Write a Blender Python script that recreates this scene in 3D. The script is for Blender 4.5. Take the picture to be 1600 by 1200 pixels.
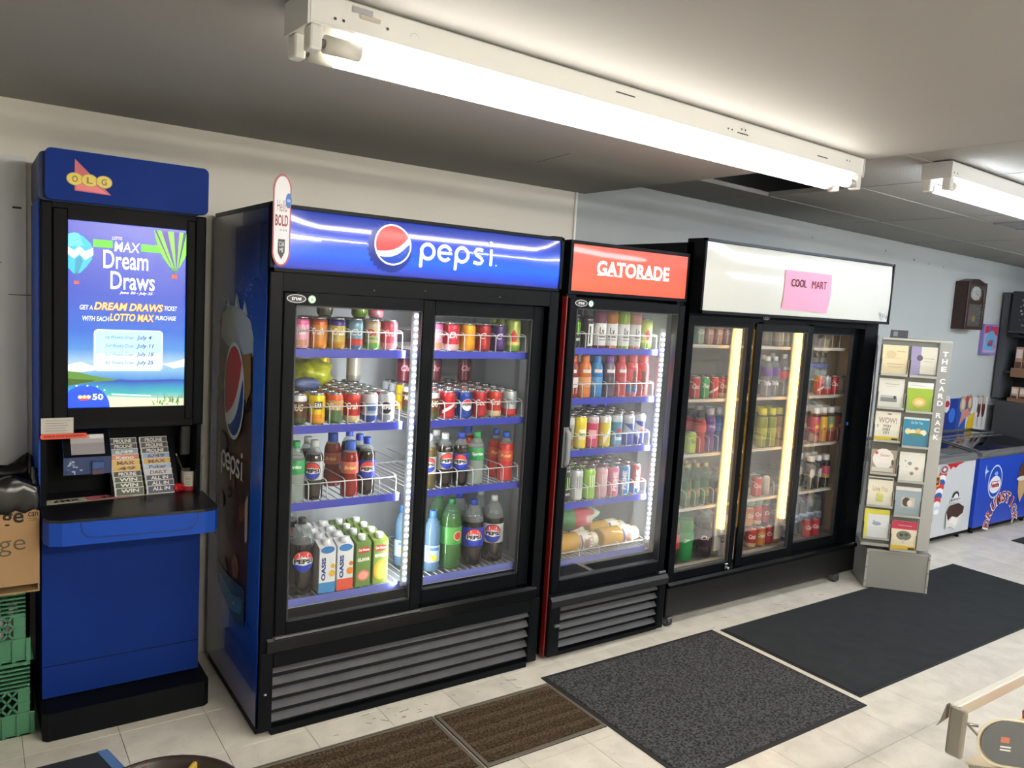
import bpy, bmesh, math, random
from mathutils import Vector, Matrix
for o in list(bpy.data.objects): bpy.data.objects.remove(o)
S = bpy.context.scene
COL = S.collection
PI = math.pi
R = random.Random(7)
# ------------------------------------------------------------ camera
YAW, PITCH, ROLL, FPX = 0.6111, -0.1048, 0.0604, 1220.17
CAM = Vector((-0.8764, -2.7815, 1.6905))
fw = Vector((math.sin(YAW)*math.cos(PITCH), math.cos(YAW)*math.cos(PITCH), math.sin(PITCH)))
rt0 = Vector((math.cos(YAW), -math.sin(YAW), 0)); up0 = rt0.cross(fw)
rt = rt0*math.cos(ROLL) + up0*math.sin(ROLL); upv = -rt0*math.sin(ROLL) + up0*math.cos(ROLL)
cd = bpy.data.cameras.new('camera'); cam = bpy.data.objects.new('camera', cd); COL.objects.link(cam)
cd.sensor_width = 36; cd.lens = FPX/1600*36; cd.clip_start = .02; cd.clip_end = 100
cam.matrix_world = Matrix(((rt.x, upv.x, -fw.x, CAM.x), (rt.y, upv.y, -fw.y, CAM.y), (rt.z, upv.z, -fw.z, CAM.z), (0, 0, 0, 1)))
S.camera = cam
# ------------------------------------------------------------ light and exposure
TUBE = 27.0
FILL = 88.0          # fill fixtures added out of view
TUBE2 = 36.0
LEDW = 4.5
S.view_settings.view_transform = 'Standard'; S.view_settings.look = 'None'; S.view_settings.gamma = 1.0; S.view_settings.exposure = 0.0

try: S.view_settings.use_curve_mapping = False
except Exception: pass
W = bpy.data.worlds.new('world'); S.world = W; W.use_nodes = True
W.node_tree.nodes['Background'].inputs[0].default_value = (.8, .85, .9, 1)
W.node_tree.nodes['Background'].inputs[1].default_value = .1
# ------------------------------------------------------------ materials
def lin(h):
    h = h.lstrip('#')
    c = [int(h[i:i+2], 16)/255 for i in (0, 2, 4)]
    return tuple((v/12.92 if v <= .04045 else ((v+.055)/1.055)**2.4) for v in c) + (1,)
MC = {}
def M(hexc, rough=.45, metal=0., emis=0., bump=0., bscale=60., var=0., vscale=6., coat=0., hex2=None, spec=.5, rnd=0.):
    k = (hexc, rough, metal, emis, bump, bscale, var, vscale, coat, hex2, spec, rnd)
    if k in MC: return MC[k]
    m = bpy.data.materials.new('m_' + hexc.strip('#')); m.use_nodes = True
    nt = m.node_tree; b = nt.nodes['Principled BSDF']
    b.inputs['Base Color'].default_value = lin(hexc); b.inputs['Roughness'].default_value = rough
    b.inputs['Metallic'].default_value = metal; b.inputs['Coat Weight'].default_value = coat
    b.inputs['Coat Roughness'].default_value = .06
    b.inputs['Specular IOR Level'].default_value = spec
    if emis:
        b.inputs['Emission Color'].default_value = lin(hexc); b.inputs['Emission Strength'].default_value = emis
    tc = None
    if var or bump:
        tc = nt.nodes.new('ShaderNodeTexCoord')
    last = None
    if var:
        n = nt.nodes.new('ShaderNodeTexNoise'); n.inputs['Scale'].default_value = vscale; n.inputs['Detail'].default_value = 6
        nt.links.new(tc.outputs['Object'], n.inputs['Vector'])
        rp = nt.nodes.new('ShaderNodeValToRGB'); rp.color_ramp.elements[0].position = .5-var; rp.color_ramp.elements[1].position = .5+var
        c = lin(hexc); d = lin(hex2) if hex2 else tuple(v*.75 for v in c[:3])+(1,)
        rp.color_ramp.elements[0].color = d; rp.color_ramp.elements[1].color = c
        nt.links.new(n.outputs['Fac'], rp.inputs['Fac']); last = rp.outputs['Color']
        nt.links.new(last, b.inputs['Base Color'])
    if rnd:
        oi = nt.nodes.new('ShaderNodeObjectInfo'); mp = nt.nodes.new('ShaderNodeMapRange')
        mp.inputs['To Min'].default_value = 1-rnd; mp.inputs['To Max'].default_value = 1+rnd*.4
        nt.links.new(oi.outputs['Random'], mp.inputs['Value'])
        hs = nt.nodes.new('ShaderNodeHueSaturation'); nt.links.new(mp.outputs['Result'], hs.inputs['Value'])
        if last: nt.links.new(last, hs.inputs['Color'])
        else: hs.inputs['Color'].default_value = lin(hexc)
        nt.links.new(hs.outputs['Color'], b.inputs['Base Color'])
    if bump:
        n = nt.nodes.new('ShaderNodeTexNoise'); n.inputs['Scale'].default_value = bscale; n.inputs['Detail'].default_value = 4
        nt.links.new(tc.outputs['Object'], n.inputs['Vector'])
        bp = nt.nodes.new('ShaderNodeBump'); bp.inputs['Strength'].default_value = bump; bp.inputs['Distance'].default_value = .01
        nt.links.new(n.outputs['Fac'], bp.inputs['Height']); nt.links.new(bp.outputs['Normal'], b.inputs['Normal'])
    MC[k] = m; return m
def glassmat(name, tint=(.93, .95, .95), refl=1.0, rough=.0, haze=0.):
    m = bpy.data.materials.new(name); m.use_nodes = True; nt = m.node_tree; nt.nodes.clear()
    out = nt.nodes.new('ShaderNodeOutputMaterial'); tr = nt.nodes.new('ShaderNodeBsdfTransparent'); tr.inputs[0].default_value = tint + (1,)
    gl = nt.nodes.new('ShaderNodeBsdfGlossy'); gl.inputs['Roughness'].default_value = rough
    fr = nt.nodes.new('ShaderNodeFresnel'); fr.inputs[0].default_value = 1.45
    mul = nt.nodes.new('ShaderNodeMath'); mul.operation = 'MULTIPLY'; mul.inputs[1].default_value = refl
    nt.links.new(fr.outputs[0], mul.inputs[0])
    mx = nt.nodes.new('ShaderNodeMixShader'); nt.links.new(mul.outputs[0], mx.inputs[0]); nt.links.new(tr.outputs[0], mx.inputs[1]); nt.links.new(gl.outputs[0], mx.inputs[2])
    src = mx.outputs[0]
    if haze:
        df = nt.nodes.new('ShaderNodeBsdfDiffuse'); df.inputs[0].default_value = (.8, .82, .85, 1)
        m2 = nt.nodes.new('ShaderNodeMixShader'); m2.inputs[0].default_value = haze
        nt.links.new(src, m2.inputs[1]); nt.links.new(df.outputs[0], m2.inputs[2]); src = m2.outputs[0]
    nt.links.new(src, out.inputs[0]); return m
def liquid(hexc, alpha=.5, rough=.08):
    """coloured clear plastic: part transparent, part glossy body colour"""
    k = ('liq', hexc, alpha, rough)
    if k in MC: return MC[k]
    m = bpy.data.materials.new('liquid_' + hexc.strip('#')); m.use_nodes = True; nt = m.node_tree; b = nt.nodes['Principled BSDF']
    b.inputs['Base Color'].default_value = lin(hexc); b.inputs['Roughness'].default_value = rough
    tr = nt.nodes.new('ShaderNodeBsdfTransparent'); c = lin(hexc)
    tr.inputs[0].default_value = tuple(.35+.65*v for v in c[:3]) + (1,)
    mx = nt.nodes.new('ShaderNodeMixShader'); mx.inputs[0].default_value = alpha
    nt.links.new(tr.outputs[0], mx.inputs[1]); nt.links.new(b.outputs[0], mx.inputs[2])
    nt.links.new(mx.outputs[0], nt.nodes['Material Output'].inputs[0]); MC[k] = m; return m
def rampmat(name, axis, stops, rough=.3, emis=0., coat=0., noise=0., nscale=4., spec=.5, distort=0.):
    """print whose colour runs along one generated axis"""
    m = bpy.data.materials.new(name); m.use_nodes = True; nt = m.node_tree; b = nt.nodes['Principled BSDF']
    tc = nt.nodes.new('ShaderNodeTexCoord'); sp = nt.nodes.new('ShaderNodeSeparateXYZ'); nt.links.new(tc.outputs['Generated'], sp.inputs[0])
    src = sp.outputs['XYZ'.index(axis)]
    if noise:
        n = nt.nodes.new('ShaderNodeTexNoise'); n.inputs['Scale'].default_value = nscale; n.inputs['Detail'].default_value = 5
        nt.links.new(tc.outputs['Generated'], n.inputs['Vector'])
        a = nt.nodes.new('ShaderNodeMath'); a.operation = 'MULTIPLY_ADD'; a.inputs[1].default_value = noise
        nt.links.new(n.outputs['Fac'], a.inputs[0]); nt.links.new(src, a.inputs[2])
        s2 = nt.nodes.new('ShaderNodeMath'); s2.operation = 'SUBTRACT'; s2.inputs[1].default_value = noise*.5
        nt.links.new(a.outputs[0], s2.inputs[0]); src = s2.outputs[0]
    rp = nt.nodes.new('ShaderNodeValToRGB'); e = rp.color_ramp.elements
    e[0].position, e[0].color = stops[0][0], lin(stops[0][1]); e[1].position, e[1].color = stops[-1][0], lin(stops[-1][1])
    for p, h in stops[1:-1]:
        x = e.new(p); x.color = lin(h)
    nt.links.new(src, rp.inputs['Fac']); nt.links.new(rp.outputs['Color'], b.inputs['Base Color'])
    b.inputs['Roughness'].default_value = rough; b.inputs['Coat Weight'].default_value = coat; b.inputs['Coat Roughness'].default_value = .04
    b.inputs['Specular IOR Level'].default_value = spec
    if emis:
        nt.links.new(rp.outputs['Color'], b.inputs['Emission Color']); b.inputs['Emission Strength'].default_value = emis
    return m
# ------------------------------------------------------------ mesh helpers
class MB:
    def __init__(s): s.v = []; s.f = []; s.m = []; s.mats = []; s.sm = []
    def mi(s, m):
        if m not in s.mats: s.mats.append(m)
        return s.mats.index(m)
    def add(s, vs, fs, m, smooth=False):
        o = len(s.v); s.v += [tuple(v) for v in vs]; k = s.mi(m)
        for f in fs: s.f.append(tuple(i+o for i in f)); s.m.append(k); s.sm.append(smooth)
        return s
    def box(s, x0, x1, y0, y1, z0, z1, m, bev=0., seg=2):
        if bev:
            bm = bmesh.new(); bmesh.ops.create_cube(bm, size=1)
            for v in bm.verts: v.co = ((x0+x1)/2+v.co.x*(x1-x0), (y0+y1)/2+v.co.y*(y1-y0), (z0+z1)/2+v.co.z*(z1-z0))
            bmesh.ops.bevel(bm, geom=bm.edges[:], offset=min(bev, .49*min(x1-x0, y1-y0, z1-z0)), segments=seg, profile=.5, affect='EDGES')
            bm.verts.index_update()
            s.add([v.co[:] for v in bm.verts], [[v.index for v in f.verts] for f in bm.faces], m, False); bm.free(); return s
        vs = [(x, y, z) for x in (x0, x1) for y in (y0, y1) for z in (z0, z1)]
        return s.add(vs, [(0, 1, 3, 2), (4, 6, 7, 5), (0, 4, 5, 1), (2, 3, 7, 6), (0, 2, 6, 4), (1, 5, 7, 3)], m)
    def prism(s, pts, d, m, mapf=None):
        """pts 2D outline, extruded: mapf(u,v,w) to 3D with w 0..d"""
        mapf = mapf or (lambda u, v, w: (u, w, v)); n = len(pts)
        vs = [mapf(u, v, 0) for u, v in pts] + [mapf(u, v, d) for u, v in pts]
        fs = [tuple(range(n)), tuple(range(2*n-1, n-1, -1))] + [(i, i+n, (i+1) % n+n, (i+1) % n) for i in range(n)]
        return s.add(vs, fs, m)
    def tube(s, path, r, m, n=6, closed=False):
        P = [Vector(p) for p in path]; rings = []; k = len(P); up = None
        for i in range(k):
            a = P[i-1] if (i or closed) else P[i]; b = P[(i+1) % k] if (i < k-1 or closed) else P[i]
            t = (b-a).normalized()
            if up is None:
                up = Vector((0, 0, 1)) if abs(t.z) < .9 else Vector((1, 0, 0))
            x = t.cross(up).normalized(); y = x.cross(t).normalized(); up = y
            rings.append([P[i]+(x*math.cos(2*PI*j/n)+y*math.sin(2*PI*j/n))*r for j in range(n)])
        vs = [v for q in rings for v in q]; fs = []
        for i in range(k if closed else k-1):
            a = i*n; b = ((i+1) % k)*n
            for j in range(n): fs.append((a+j, a+(j+1) % n, b+(j+1) % n, b+j))
        if not closed: fs += [tuple(range(n-1, -1, -1)), tuple(range((k-1)*n, k*n))]
        return s.add(vs, fs, m, True)
    def lathe(s, prof, mats, n=20, ox=0, oy=0, oz=0, cap=True, smooth=True):
        """prof [(r,z)], mats one or one per segment"""
        vs = []
        for r, z in prof: vs += [(ox+r*math.cos(2*PI*j/n), oy+r*math.sin(2*PI*j/n), oz+z) for j in range(n)]
        o = len(s.v); s.v += vs
        for i in range(len(prof)-1):
            m = mats[i] if isinstance(mats, (list, tuple)) else mats; k = s.mi(m)
            for j in range(n): s.f.append((o+i*n+j, o+i*n+(j+1) % n, o+(i+1)*n+(j+1) % n, o+(i+1)*n+j)); s.m.append(k); s.sm.append(smooth)
        if cap:
            m0 = mats[0] if isinstance(mats, (list, tuple)) else mats; m1 = mats[-1] if isinstance(mats, (list, tuple)) else mats
            s.f.append(tuple(o+j for j in range(n-1, -1, -1))); s.m.append(s.mi(m0)); s.sm.append(False)
            e = o+(len(prof)-1)*n; s.f.append(tuple(e+j for j in range(n))); s.m.append(s.mi(m1)); s.sm.append(False)
        return s
    def mesh(s, name, autosmooth=True):
        me = bpy.data.meshes.new(name); me.from_pydata(s.v, [], s.f)
        for m in s.mats: me.materials.append(m)
        me.polygons.foreach_set('material_index', s.m); me.polygons.foreach_set('use_smooth', s.sm)
        me.update(); return me
    def build(s, name, parent=None, loc=None, rz=0):
        o = bpy.data.objects.new(name, s.mesh(name)); COL.objects.link(o)
        if parent is not None: o.parent = parent
        if loc is not None: o.location = loc
        if rz: o.rotation_euler.z = rz
        return o
def tag(o, label=None, cat=None, group=None, kind=None):
    if label: o['label'] = label
    if cat: o['category'] = cat
    if group: o['group'] = group
    if kind: o['kind'] = kind
    return o
def thing(name, loc, label, cat, rz=0, group=None):
    o = bpy.data.objects.new(name, None); COL.objects.link(o); o.location = loc; o.rotation_euler.z = rz; o.empty_display_size = .1
    return tag(o, label, cat, group)
def part(mb, name, t, label=None):
    """mb holds world coordinates; t is an unrotated thing or one of its parts"""
    L = (t.parent or t).location
    mb.v = [(x-L.x, y-L.y, z-L.z) for x, y, z in mb.v]
    o = mb.build(name, t)
    if label: o['label'] = label
    return o
# ------------------------------------------------------------ flat print
TXT = {}
def glyphs(s, bold=0., shear=0.):
    k = (s, bold, shear)
    if k in TXT: return TXT[k]
    c = bpy.data.curves.new('t', 'FONT'); c.body = s; c.size = 1; c.resolution_u = 3; c.offset = bold; c.shear = shear
    c.fill_mode = 'FRONT'
    o = bpy.data.objects.new('t', c); me = o.to_mesh()
    v = [(p.co.x, p.co.y) for p in me.vertices]; f = [tuple(p.vertices) for p in me.polygons]
    o.to_mesh_clear(); bpy.data.objects.remove(o); bpy.data.curves.remove(c)
    TXT[k] = (v, f); return TXT[k]
def arc(cx, cy, r, a0, a1, n=12, ry=None):
    ry = ry or r
    return [(cx+r*math.cos(math.radians(a0+(a1-a0)*i/n)), cy+ry*math.sin(math.radians(a0+(a1-a0)*i/n))) for i in range(n+1)]
class G:
    """flat print in (u,v); each shape lies on the next layer"""
    def __init__(s, emis=0., rough=.4, step=.00025): s.p = []; s.l = 0; s.emis = emis; s.rough = rough; s.step = step
    def raw(s, v, f, c, lay=True):
        m = c if not isinstance(c, str) else M(c, s.rough, emis=s.emis)
        if lay: s.l += 1
        s.p.append((v, f, m, s.l)); return s
    def poly(s, pts, c): return s.raw(list(pts), [tuple(range(len(pts)))], c)
    def rect(s, u0, v0, u1, v1, c): return s.poly([(u0, v0), (u1, v0), (u1, v1), (u0, v1)], c)
    def rrect(s, u0, v0, u1, v1, r, c):
        return s.poly(arc(u1-r, v0+r, r, -90, 0, 4)+arc(u1-r, v1-r, r, 0, 90, 4)+arc(u0+r, v1-r, r, 90, 180, 4)+arc(u0+r, v0+r, r, 180, 270, 4), c)
    def circ(s, u, v, r, c, ry=None, n=24): return s.poly(arc(u, v, r, 0, 360-360/n, n-1, ry), c)
    def ring(s, u, v, r, w, c, a0=0, a1=360, n=24, ry=None):
        ry = ry or r; a = arc(u, v, r+w/2, a0, a1, n, ry+w/2); b = arc(u, v, r-w/2, a0, a1, n, ry-w/2)
        return s.raw(a+b, [(i, i+1, n+2+i, n+1+i) for i in range(n)], c)
    def stroke(s, pts, w, c, closed=False):
        n = len(pts); vs = []; 
        for i in range(n):
            a = pts[max(0, i-1)]; b = pts[min(n-1, i+1)]; dx, dy = b[0]-a[0], b[1]-a[1]; q = math.hypot(dx, dy) or 1
            vs += [(pts[i][0]-dy/q*w/2, pts[i][1]+dx/q*w/2), (pts[i][0]+dy/q*w/2, pts[i][1]-dx/q*w/2)]
        return s.raw(vs, [(2*i, 2*i+1, 2*i+3, 2*i+2) for i in range(n-1)], c)
    def text(s, t, u0, v0, u1, v1, c, bold=0., shear=0., rot=0):
        v, f = glyphs(t, bold, shear)
        if not v: return s
        xs = [a for a, b in v]; ys = [b for a, b in v]; x0, x1, y0, y1 = min(xs), max(xs), min(ys), max(ys)
        nv = [((a-x0)/(x1-x0), (b-y0)/(y1-y0)) for a, b in v]
        if rot == 90: nv = [(1-b, a) for a, b in nv]     # reads upwards
        return s.raw([(u0+a*(u1-u0), v0+b*(v1-v0)) for a, b in nv], f, c)
    def arctext(s, t, cx, cy, r, a0, a1, h, w, c, bold=.02):
        s.l += 1; n = len(t)
        for i, ch in enumerate(t):
            v, f = glyphs(ch, bold); A = math.radians(a0+(a1-a0)*i/(n-1)); xs = [a for a, b in v]; x0, x1 = min(xs), max(xs); ys = [b for a, b in v]; y0, y1 = min(ys), max(ys)
            th = A-PI/2; q = []
            for a, b in v:
                X = ((a-x0)/(x1-x0)-.5)*w*(.45 if ch == 'I' else 1); Y = (b-y0)/(y1-y0)*h
                q.append((cx+r*math.cos(A)+X*math.cos(th)-Y*math.sin(th), cy+r*math.sin(A)+X*math.sin(th)+Y*math.cos(th)))
            s.raw(q, f, c, False)
        return s
    def to(s, mb, mapf, off=.0006, wrap=0., flat2d=False):
        for v, f, m, l in s.p:
            if wrap:
                bm = bmesh.new(); bv = [bm.verts.new((a, b, 0)) for a, b in v]
                for q in f:
                    try: bm.faces.new([bv[i] for i in q])
                    except ValueError: pass
                bmesh.ops.triangulate(bm, faces=bm.faces[:])
                for _ in range(6 if flat2d else 4):
                    es = [e for e in bm.edges if (abs(e.verts[0].co.x-e.verts[1].co.x) > wrap or (flat2d and e.calc_length() > wrap))]
                    if not es: break
                    bmesh.ops.subdivide_edges(bm, edges=es, cuts=1); bmesh.ops.triangulate(bm, faces=[q for q in bm.faces if len(q.verts) > 3])
                bm.verts.index_update()
                v = [(q.co.x, q.co.y) for q in bm.verts]; f = [tuple(q.index for q in g.verts) for g in bm.faces]; bm.free()
            mb.add([mapf(a, b, off+l*s.step) for a, b in v], f, m)
        return mb
def front(y): return lambda u, v, l: (u, y-l, v)               # print on a face towards -y
def cyl(r, z0=0, turn=0.): return lambda u, v, l: ((r+l)*math.sin(u/r+turn), -(r+l)*math.cos(u/r+turn), z0+v)
def globe(g, u, v, r, red='#c22a35', blue='#123a8c', white='#e8ebf0', ry=None, tilt=0.):
    k = (ry or r)/r
    def ro(pts):
        c, s_ = math.cos(tilt), math.sin(tilt)
        return [(u+a*c-b*s_, v+(a*s_+b*c)*k) for a, b in pts]
    g.poly(ro(arc(0, 0, r, 0, 352, 44)), white); q = r*.92
    wave = lambda t, a, b: a+(b-a)*t
    top = arc(0, 0, q, 12, 188, 20); c1 = [(-q*.9+1.85*q*t, q*(-.16-.28*math.sin(PI*t*.9)+.40*t+.0)) for t in [i/10 for i in range(1, 10)]]
    g.poly(ro(top+c1), red)
    bot = arc(0, 0, q, 205, 352, 18); c2 = [(q*.95-1.8*q*t, q*(-.12-.36*t-.26*math.sin(PI*t))) for t in [i/10 for i in range(1, 10)]]
    g.poly(ro(bot+c2), blue)
def wordpepsi(g, u0, v0, u1, v1, c):
    """round lower-case wordmark drawn with strokes; v0..v1 is the x-height"""
    h = v1-v0; Wd = u1-u0; R_ = h/2; w = h*.2; k = Wd/(h*4.45)   # stretch
    X = lambda a: u0+a*h*k
    def rg(cx, a0=0, a1=360): 
        s = G(); g.ring(X(cx), v0+R_, (R_-w/2), w, c, a0, a1, 24)
    for cx in (.5, 2.45): 
        rg(cx); g.rrect(X(cx)-R_, v0-h*.42, X(cx)-R_+w, v1-h*.3, w*.45, c)
    rg(1.45, 20, 320); g.rect(X(1.45)-R_*.8, v0+R_-w*.4, X(1.45)+R_*.95, v0+R_+w*.4, c)
    cx = X(3.42); g.stroke([(cx+R_*.6, v1-h*.14), (cx+R_*.2, v1-w*.45), (cx-R_*.25, v1-w*.5), (cx-R_*.5, v1-h*.25), (cx-R_*.3, v1-h*.42), (cx+R_*.3, v0+h*.43), (cx+R_*.6, v0+h*.27), (cx+R_*.35, v0+w*.55), (cx-R_*.15, v0+w*.45), (cx-R_*.65, v0+h*.15)], w, c)
    cx = X(4.18); g.rrect(cx-w/2, v0, cx+w/2, v1, w*.45, c); g.circ(cx, v1+h*.33, w*.66, c, n=12)
    g.circ(u1+h*.08, v0+h*.06, h*.05, c, n=8)
# ============================================================ the room
WY = .82                                   # face of the back wall
XE = 2.07                                  # where the plaster ceiling ends
WALLM = M('#e4e1d8', .75, bump=.06, bscale=30, var=.35, vscale=1.3, hex2='#dbd8ce')
WALL2 = M('#b3b9b9', .6, bump=.06, bscale=25, var=.3, vscale=1.6, hex2='#a9afaf')
CEILM = M('#8d8b88', .7, bump=.12, bscale=7, var=.35, vscale=1.1, hex2='#848280')
BLACK = M('#070a0e', .4, spec=.1); BLACK2 = M('#0a0d10', .5, spec=.1); BLACKG = M('#06080a', .25, coat=.1, spec=.2)
WHITEP = M('#d9d9d6', .45)
def struct(mb, name): 
    o = mb.build(name); o['kind'] = 'structure'; return o
struct(MB().box(-2.6, 2.015, WY, WY+.1, 0, 2.95, WALLM), 'wall_back')
struct(MB().box(2.015, 8.6, WY+.004, WY+.1, 0, 2.95, WALL2), 'wall_back_extension')
struct(MB().box(-2.7, -2.6, -6, WY+.1, 0, 2.95, WALLM), 'wall_left')
struct(MB().box(8.5, 8.6, -6, WY, 0, 2.95, WALL2), 'wall_right')
struct(MB().box(-2.7, 8.6, -6.1, -6, 0, 2.95, WALLM), 'wall_front')
struct(MB().box(2.008, 2.022, WY-.014, WY, 1.0, 2.34, M('#e3e3df', .3)), 'trim_1')
# a duller board fixed to the wall beside the kiosk
bd = struct(MB().box(-2.4, -.69, WY-.012, WY, .0, 2.125, M('#d3d6d8', .6, var=.3, vscale=2.5, hex2='#c6c9cb', bump=.05, bscale=20)), 'wall_panel_1')
g = G(rough=.7)
for (u, v, w, h, c) in ((-.735, 1.93, .03, .008, '#3b3d40'), (-.83, 1.72, .06, .004, '#6d7072'), (-.75, 1.6, .1, .004, '#74777a')): g.rect(u, v, u+w, v+h, c)
g.to(MB(), front(WY-.012)).build('scuff_mark', bd)
# ceilings
struct(MB().box(-2.7, XE, -6.1, WY+.1, 2.34, 2.55, CEILM), 'ceiling')
CZ = lambda x: 2.433-.0195*(x-2.5)
tc_ = struct(MB().add([(x, y, CZ(x)+dz) for x in (XE, 8.6) for y in (-6.1, WY+.1) for dz in (.35, .42)], [(0, 1, 3, 2), (4, 6, 7, 5), (0, 4, 5, 1), (2, 3, 7, 6), (0, 2, 6, 4), (1, 5, 7, 3)], M('#0a0b10', .95, spec=0.)), 'ceiling_suspended')  # slab above the tiles, coloured near-black so the open bay looks unlit
TILEM = M('#9a9996', .95, spec=.0, bump=.5, bscale=130, rnd=.07, var=.3, vscale=40, hex2='#94938f'); GRID = M('#8a8a88', .6)
xs = [XE+.014, 3.13, 4.35, 5.57, 6.79, 8.01, 8.5]; ys = [WY+.002]+[.345-.6*k for k in range(11)]+[-6.0]
tilt = math.atan(-.0195)
tmesh = {}
for i in range(len(xs)-1):
    for j in range(len(ys)-1):
        x0, x1, y1, y0 = xs[i], xs[i+1], ys[j], ys[j+1]
        if i == 0 and j == 1: continue              # the open bay
        w, d = x1-x0-.012, y1-y0-.012; k = (round(w, 3), round(d, 3))
        if k not in tmesh: tmesh[k] = MB().box(-w/2, w/2, -d/2, d/2, 0, .015, TILEM, .003, 1).mesh('ceiling_tile')
        o = bpy.data.objects.new('ceiling_tile', tmesh[k]); COL.objects.link(o); o.parent = tc_
        o.location = ((x0+x1)/2, (y0+y1)/2, CZ((x0+x1)/2)+.002+R.uniform(0, .002)); o.rotation_euler = (0, -tilt, 0)
mb = MB()
def bar(xa, ya, xb, yb, w=.012):
    if abs(xa-xb) < 1e-6: mb.add([(xa+sx*w, y, CZ(xa)+dz) for y in (ya, yb) for sx in (-1, 1) for dz in (0, .025)], [(0, 1, 3, 2), (4, 6, 7, 5), (0, 4, 5, 1), (2, 3, 7, 6), (0, 2, 6, 4), (1, 5, 7, 3)], GRID)
    else: mb.add([(x, ya+sy*w, CZ(x)+dz) for x in (xa, xb) for sy in (-1, 1) for dz in (0, .025)], [(0, 1, 3, 2), (4, 6, 7, 5), (0, 4, 5, 1), (2, 3, 7, 6), (0, 2, 6, 4), (1, 5, 7, 3)], GRID)
for x in xs[1:-1]: bar(x, -6, x, WY, .008)
for y in ys[1:-1]: bar(XE, y, 8.5, y, .008)
mb.build('ceiling_grid', tc_)
struct(MB().box(XE, XE+.012, -6, WY, 2.34, 2.46, M('#77777a', .7)), 'trim_2')
# dark air grille in the tile ceiling
mb = MB(); zc = CZ(4.8)-.008
for k in range(9): mb.box(4.66, 4.98, -.58+k*.033, -.562+k*.033, zc+.002, zc+.012, M('#6a6b6c', .6))
mb.box(4.64, 4.67, -.6, -.28, zc, zc+.012, M('#77787a', .6)); mb.box(4.97, 5.0, -.6, -.28, zc, zc+.012, M('#77787a', .6))
vent = mb.build('ceiling_vent'); tag(vent, 'dark slatted air vent in the tiled ceiling beyond the short tube light', 'vent')
# floor: vinyl tiles that the photograph shows, plain sheet elsewhere
def floor_mat(nm, joints):
    m = bpy.data.materials.new(nm); m.use_nodes = True; nt = m.node_tree; b = nt.nodes['Principled BSDF']
    ge = nt.nodes.new('ShaderNodeNewGeometry'); n = nt.nodes.new('ShaderNodeTexNoise'); n.inputs['Scale'].default_value = 9; n.inputs['Detail'].default_value = 8; n.inputs['Distortion'].default_value = .5
    nt.links.new(ge.outputs['Position'], n.inputs['Vector'])
    rp = nt.nodes.new('ShaderNodeValToRGB'); rp.color_ramp.elements[0].position = .33; rp.color_ramp.elements[1].position = .62
    rp.color_ramp.elements[0].color = lin('#d0cbbe'); rp.color_ramp.elements[1].color = lin('#e0dbce')
    nt.links.new(n.outputs['Fac'], rp.inputs['Fac'])
    n2 = nt.nodes.new('ShaderNodeTexNoise'); n2.inputs['Scale'].default_value = 38; n2.inputs['Detail'].default_value = 3; n2.inputs['Distortion'].default_value = 2.5
    nt.links.new(ge.outputs['Position'], n2.inputs['Vector'])
    r2 = nt.nodes.new('ShaderNodeValToRGB'); r2.color_ramp.elements[0].position = .24; r2.color_ramp.elements[1].position = .36
    r2.color_ramp.elements[0].color = (.55, .52, .47, 1); r2.color_ramp.elements[1].color = (1, 1, 1, 1)
    nt.links.new(n2.outputs['Fac'], r2.inputs['Fac'])
    mx = nt.nodes.new('ShaderNodeMix'); mx.data_type = 'RGBA'; mx.blend_type = 'MULTIPLY'; mx.inputs[0].default_value = .6
    nt.links.new(rp.outputs['Color'], mx.inputs[6]); nt.links.new(r2.outputs['Color'], mx.inputs[7])
    oi = nt.nodes.new('ShaderNodeObjectInfo'); mp = nt.nodes.new('ShaderNodeMapRange'); mp.inputs['To Min'].default_value = .94; mp.inputs['To Max'].default_value = 1.03
    nt.links.new(oi.outputs['Random'], mp.inputs['Value']); hs = nt.nodes.new('ShaderNodeHueSaturation'); nt.links.new(mp.outputs[0], hs.inputs['Value']); nt.links.new(mx.outputs[2], hs.inputs['Color'])
    nt.links.new(hs.outputs[0], b.inputs['Base Color']); b.inputs['Roughness'].default_value = .3
    return m
FM = floor_mat('vinyl_tile', True)
fl = struct(MB().box(-2.7, 8.6, -6.1, WY+.1, -.1, -.0025, M('#5e594e', .7)), 'floor')
tm = MB().box(-.1517, .1517, -.1517, .1517, -.0025, 0, FM, .0008, 1).mesh('floor_tile')
def infrm(x, y):
    d = Vector((x, y, 0))-CAM; z = d.dot(fw)
    if z < .2: return False
    u = 800+FPX*d.dot(rt)/z; v = 600-FPX*d.dot(upv)/z
    return -60 < u < 1660 and v < 1290
T0x, T0y = -.1221, -.03
cells = []
for i in range(-9, 29):
    for j in range(-20, 3):
        cx, cy = T0x+(i+.5)*.305, T0y+(j+.5)*.305
        if cy > WY-.16 or cx < -2.6 or cx > 8.4: continue
        # only what is seen: drop what lies wholly under the mats and cabinets
        ins = [infrm(cx+a*.1525, cy+b*.1525) for a in (-1, 0, 1) for b in (-1, 0, 1)]
        if not any(ins): continue
        def under(x0, x1, y0, y1): return cx-.1525 > x0 and cx+.1525 < x1 and cy-.1525 > y0 and cy+.1525 < y1
        if under(0, 2.2, 0, 2) or under(1.235, 2.385, -1.015, -.125) or under(2.43, 4.94, -.955, -.15) or under(5.2, 9, .2, 2): continue
        cells.append(((Vector((cx, cy, 0))-CAM).length, cx, cy))
cells.sort()
for d, cx, cy in cells[:299]:
    o = bpy.data.objects.new('floor_tile', tm); COL.objects.link(o); o.parent = fl; o.location = (cx, cy, 0)
done = {(round(c[1], 3), round(c[2], 3)) for c in cells[:299]}
mb = MB()
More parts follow.
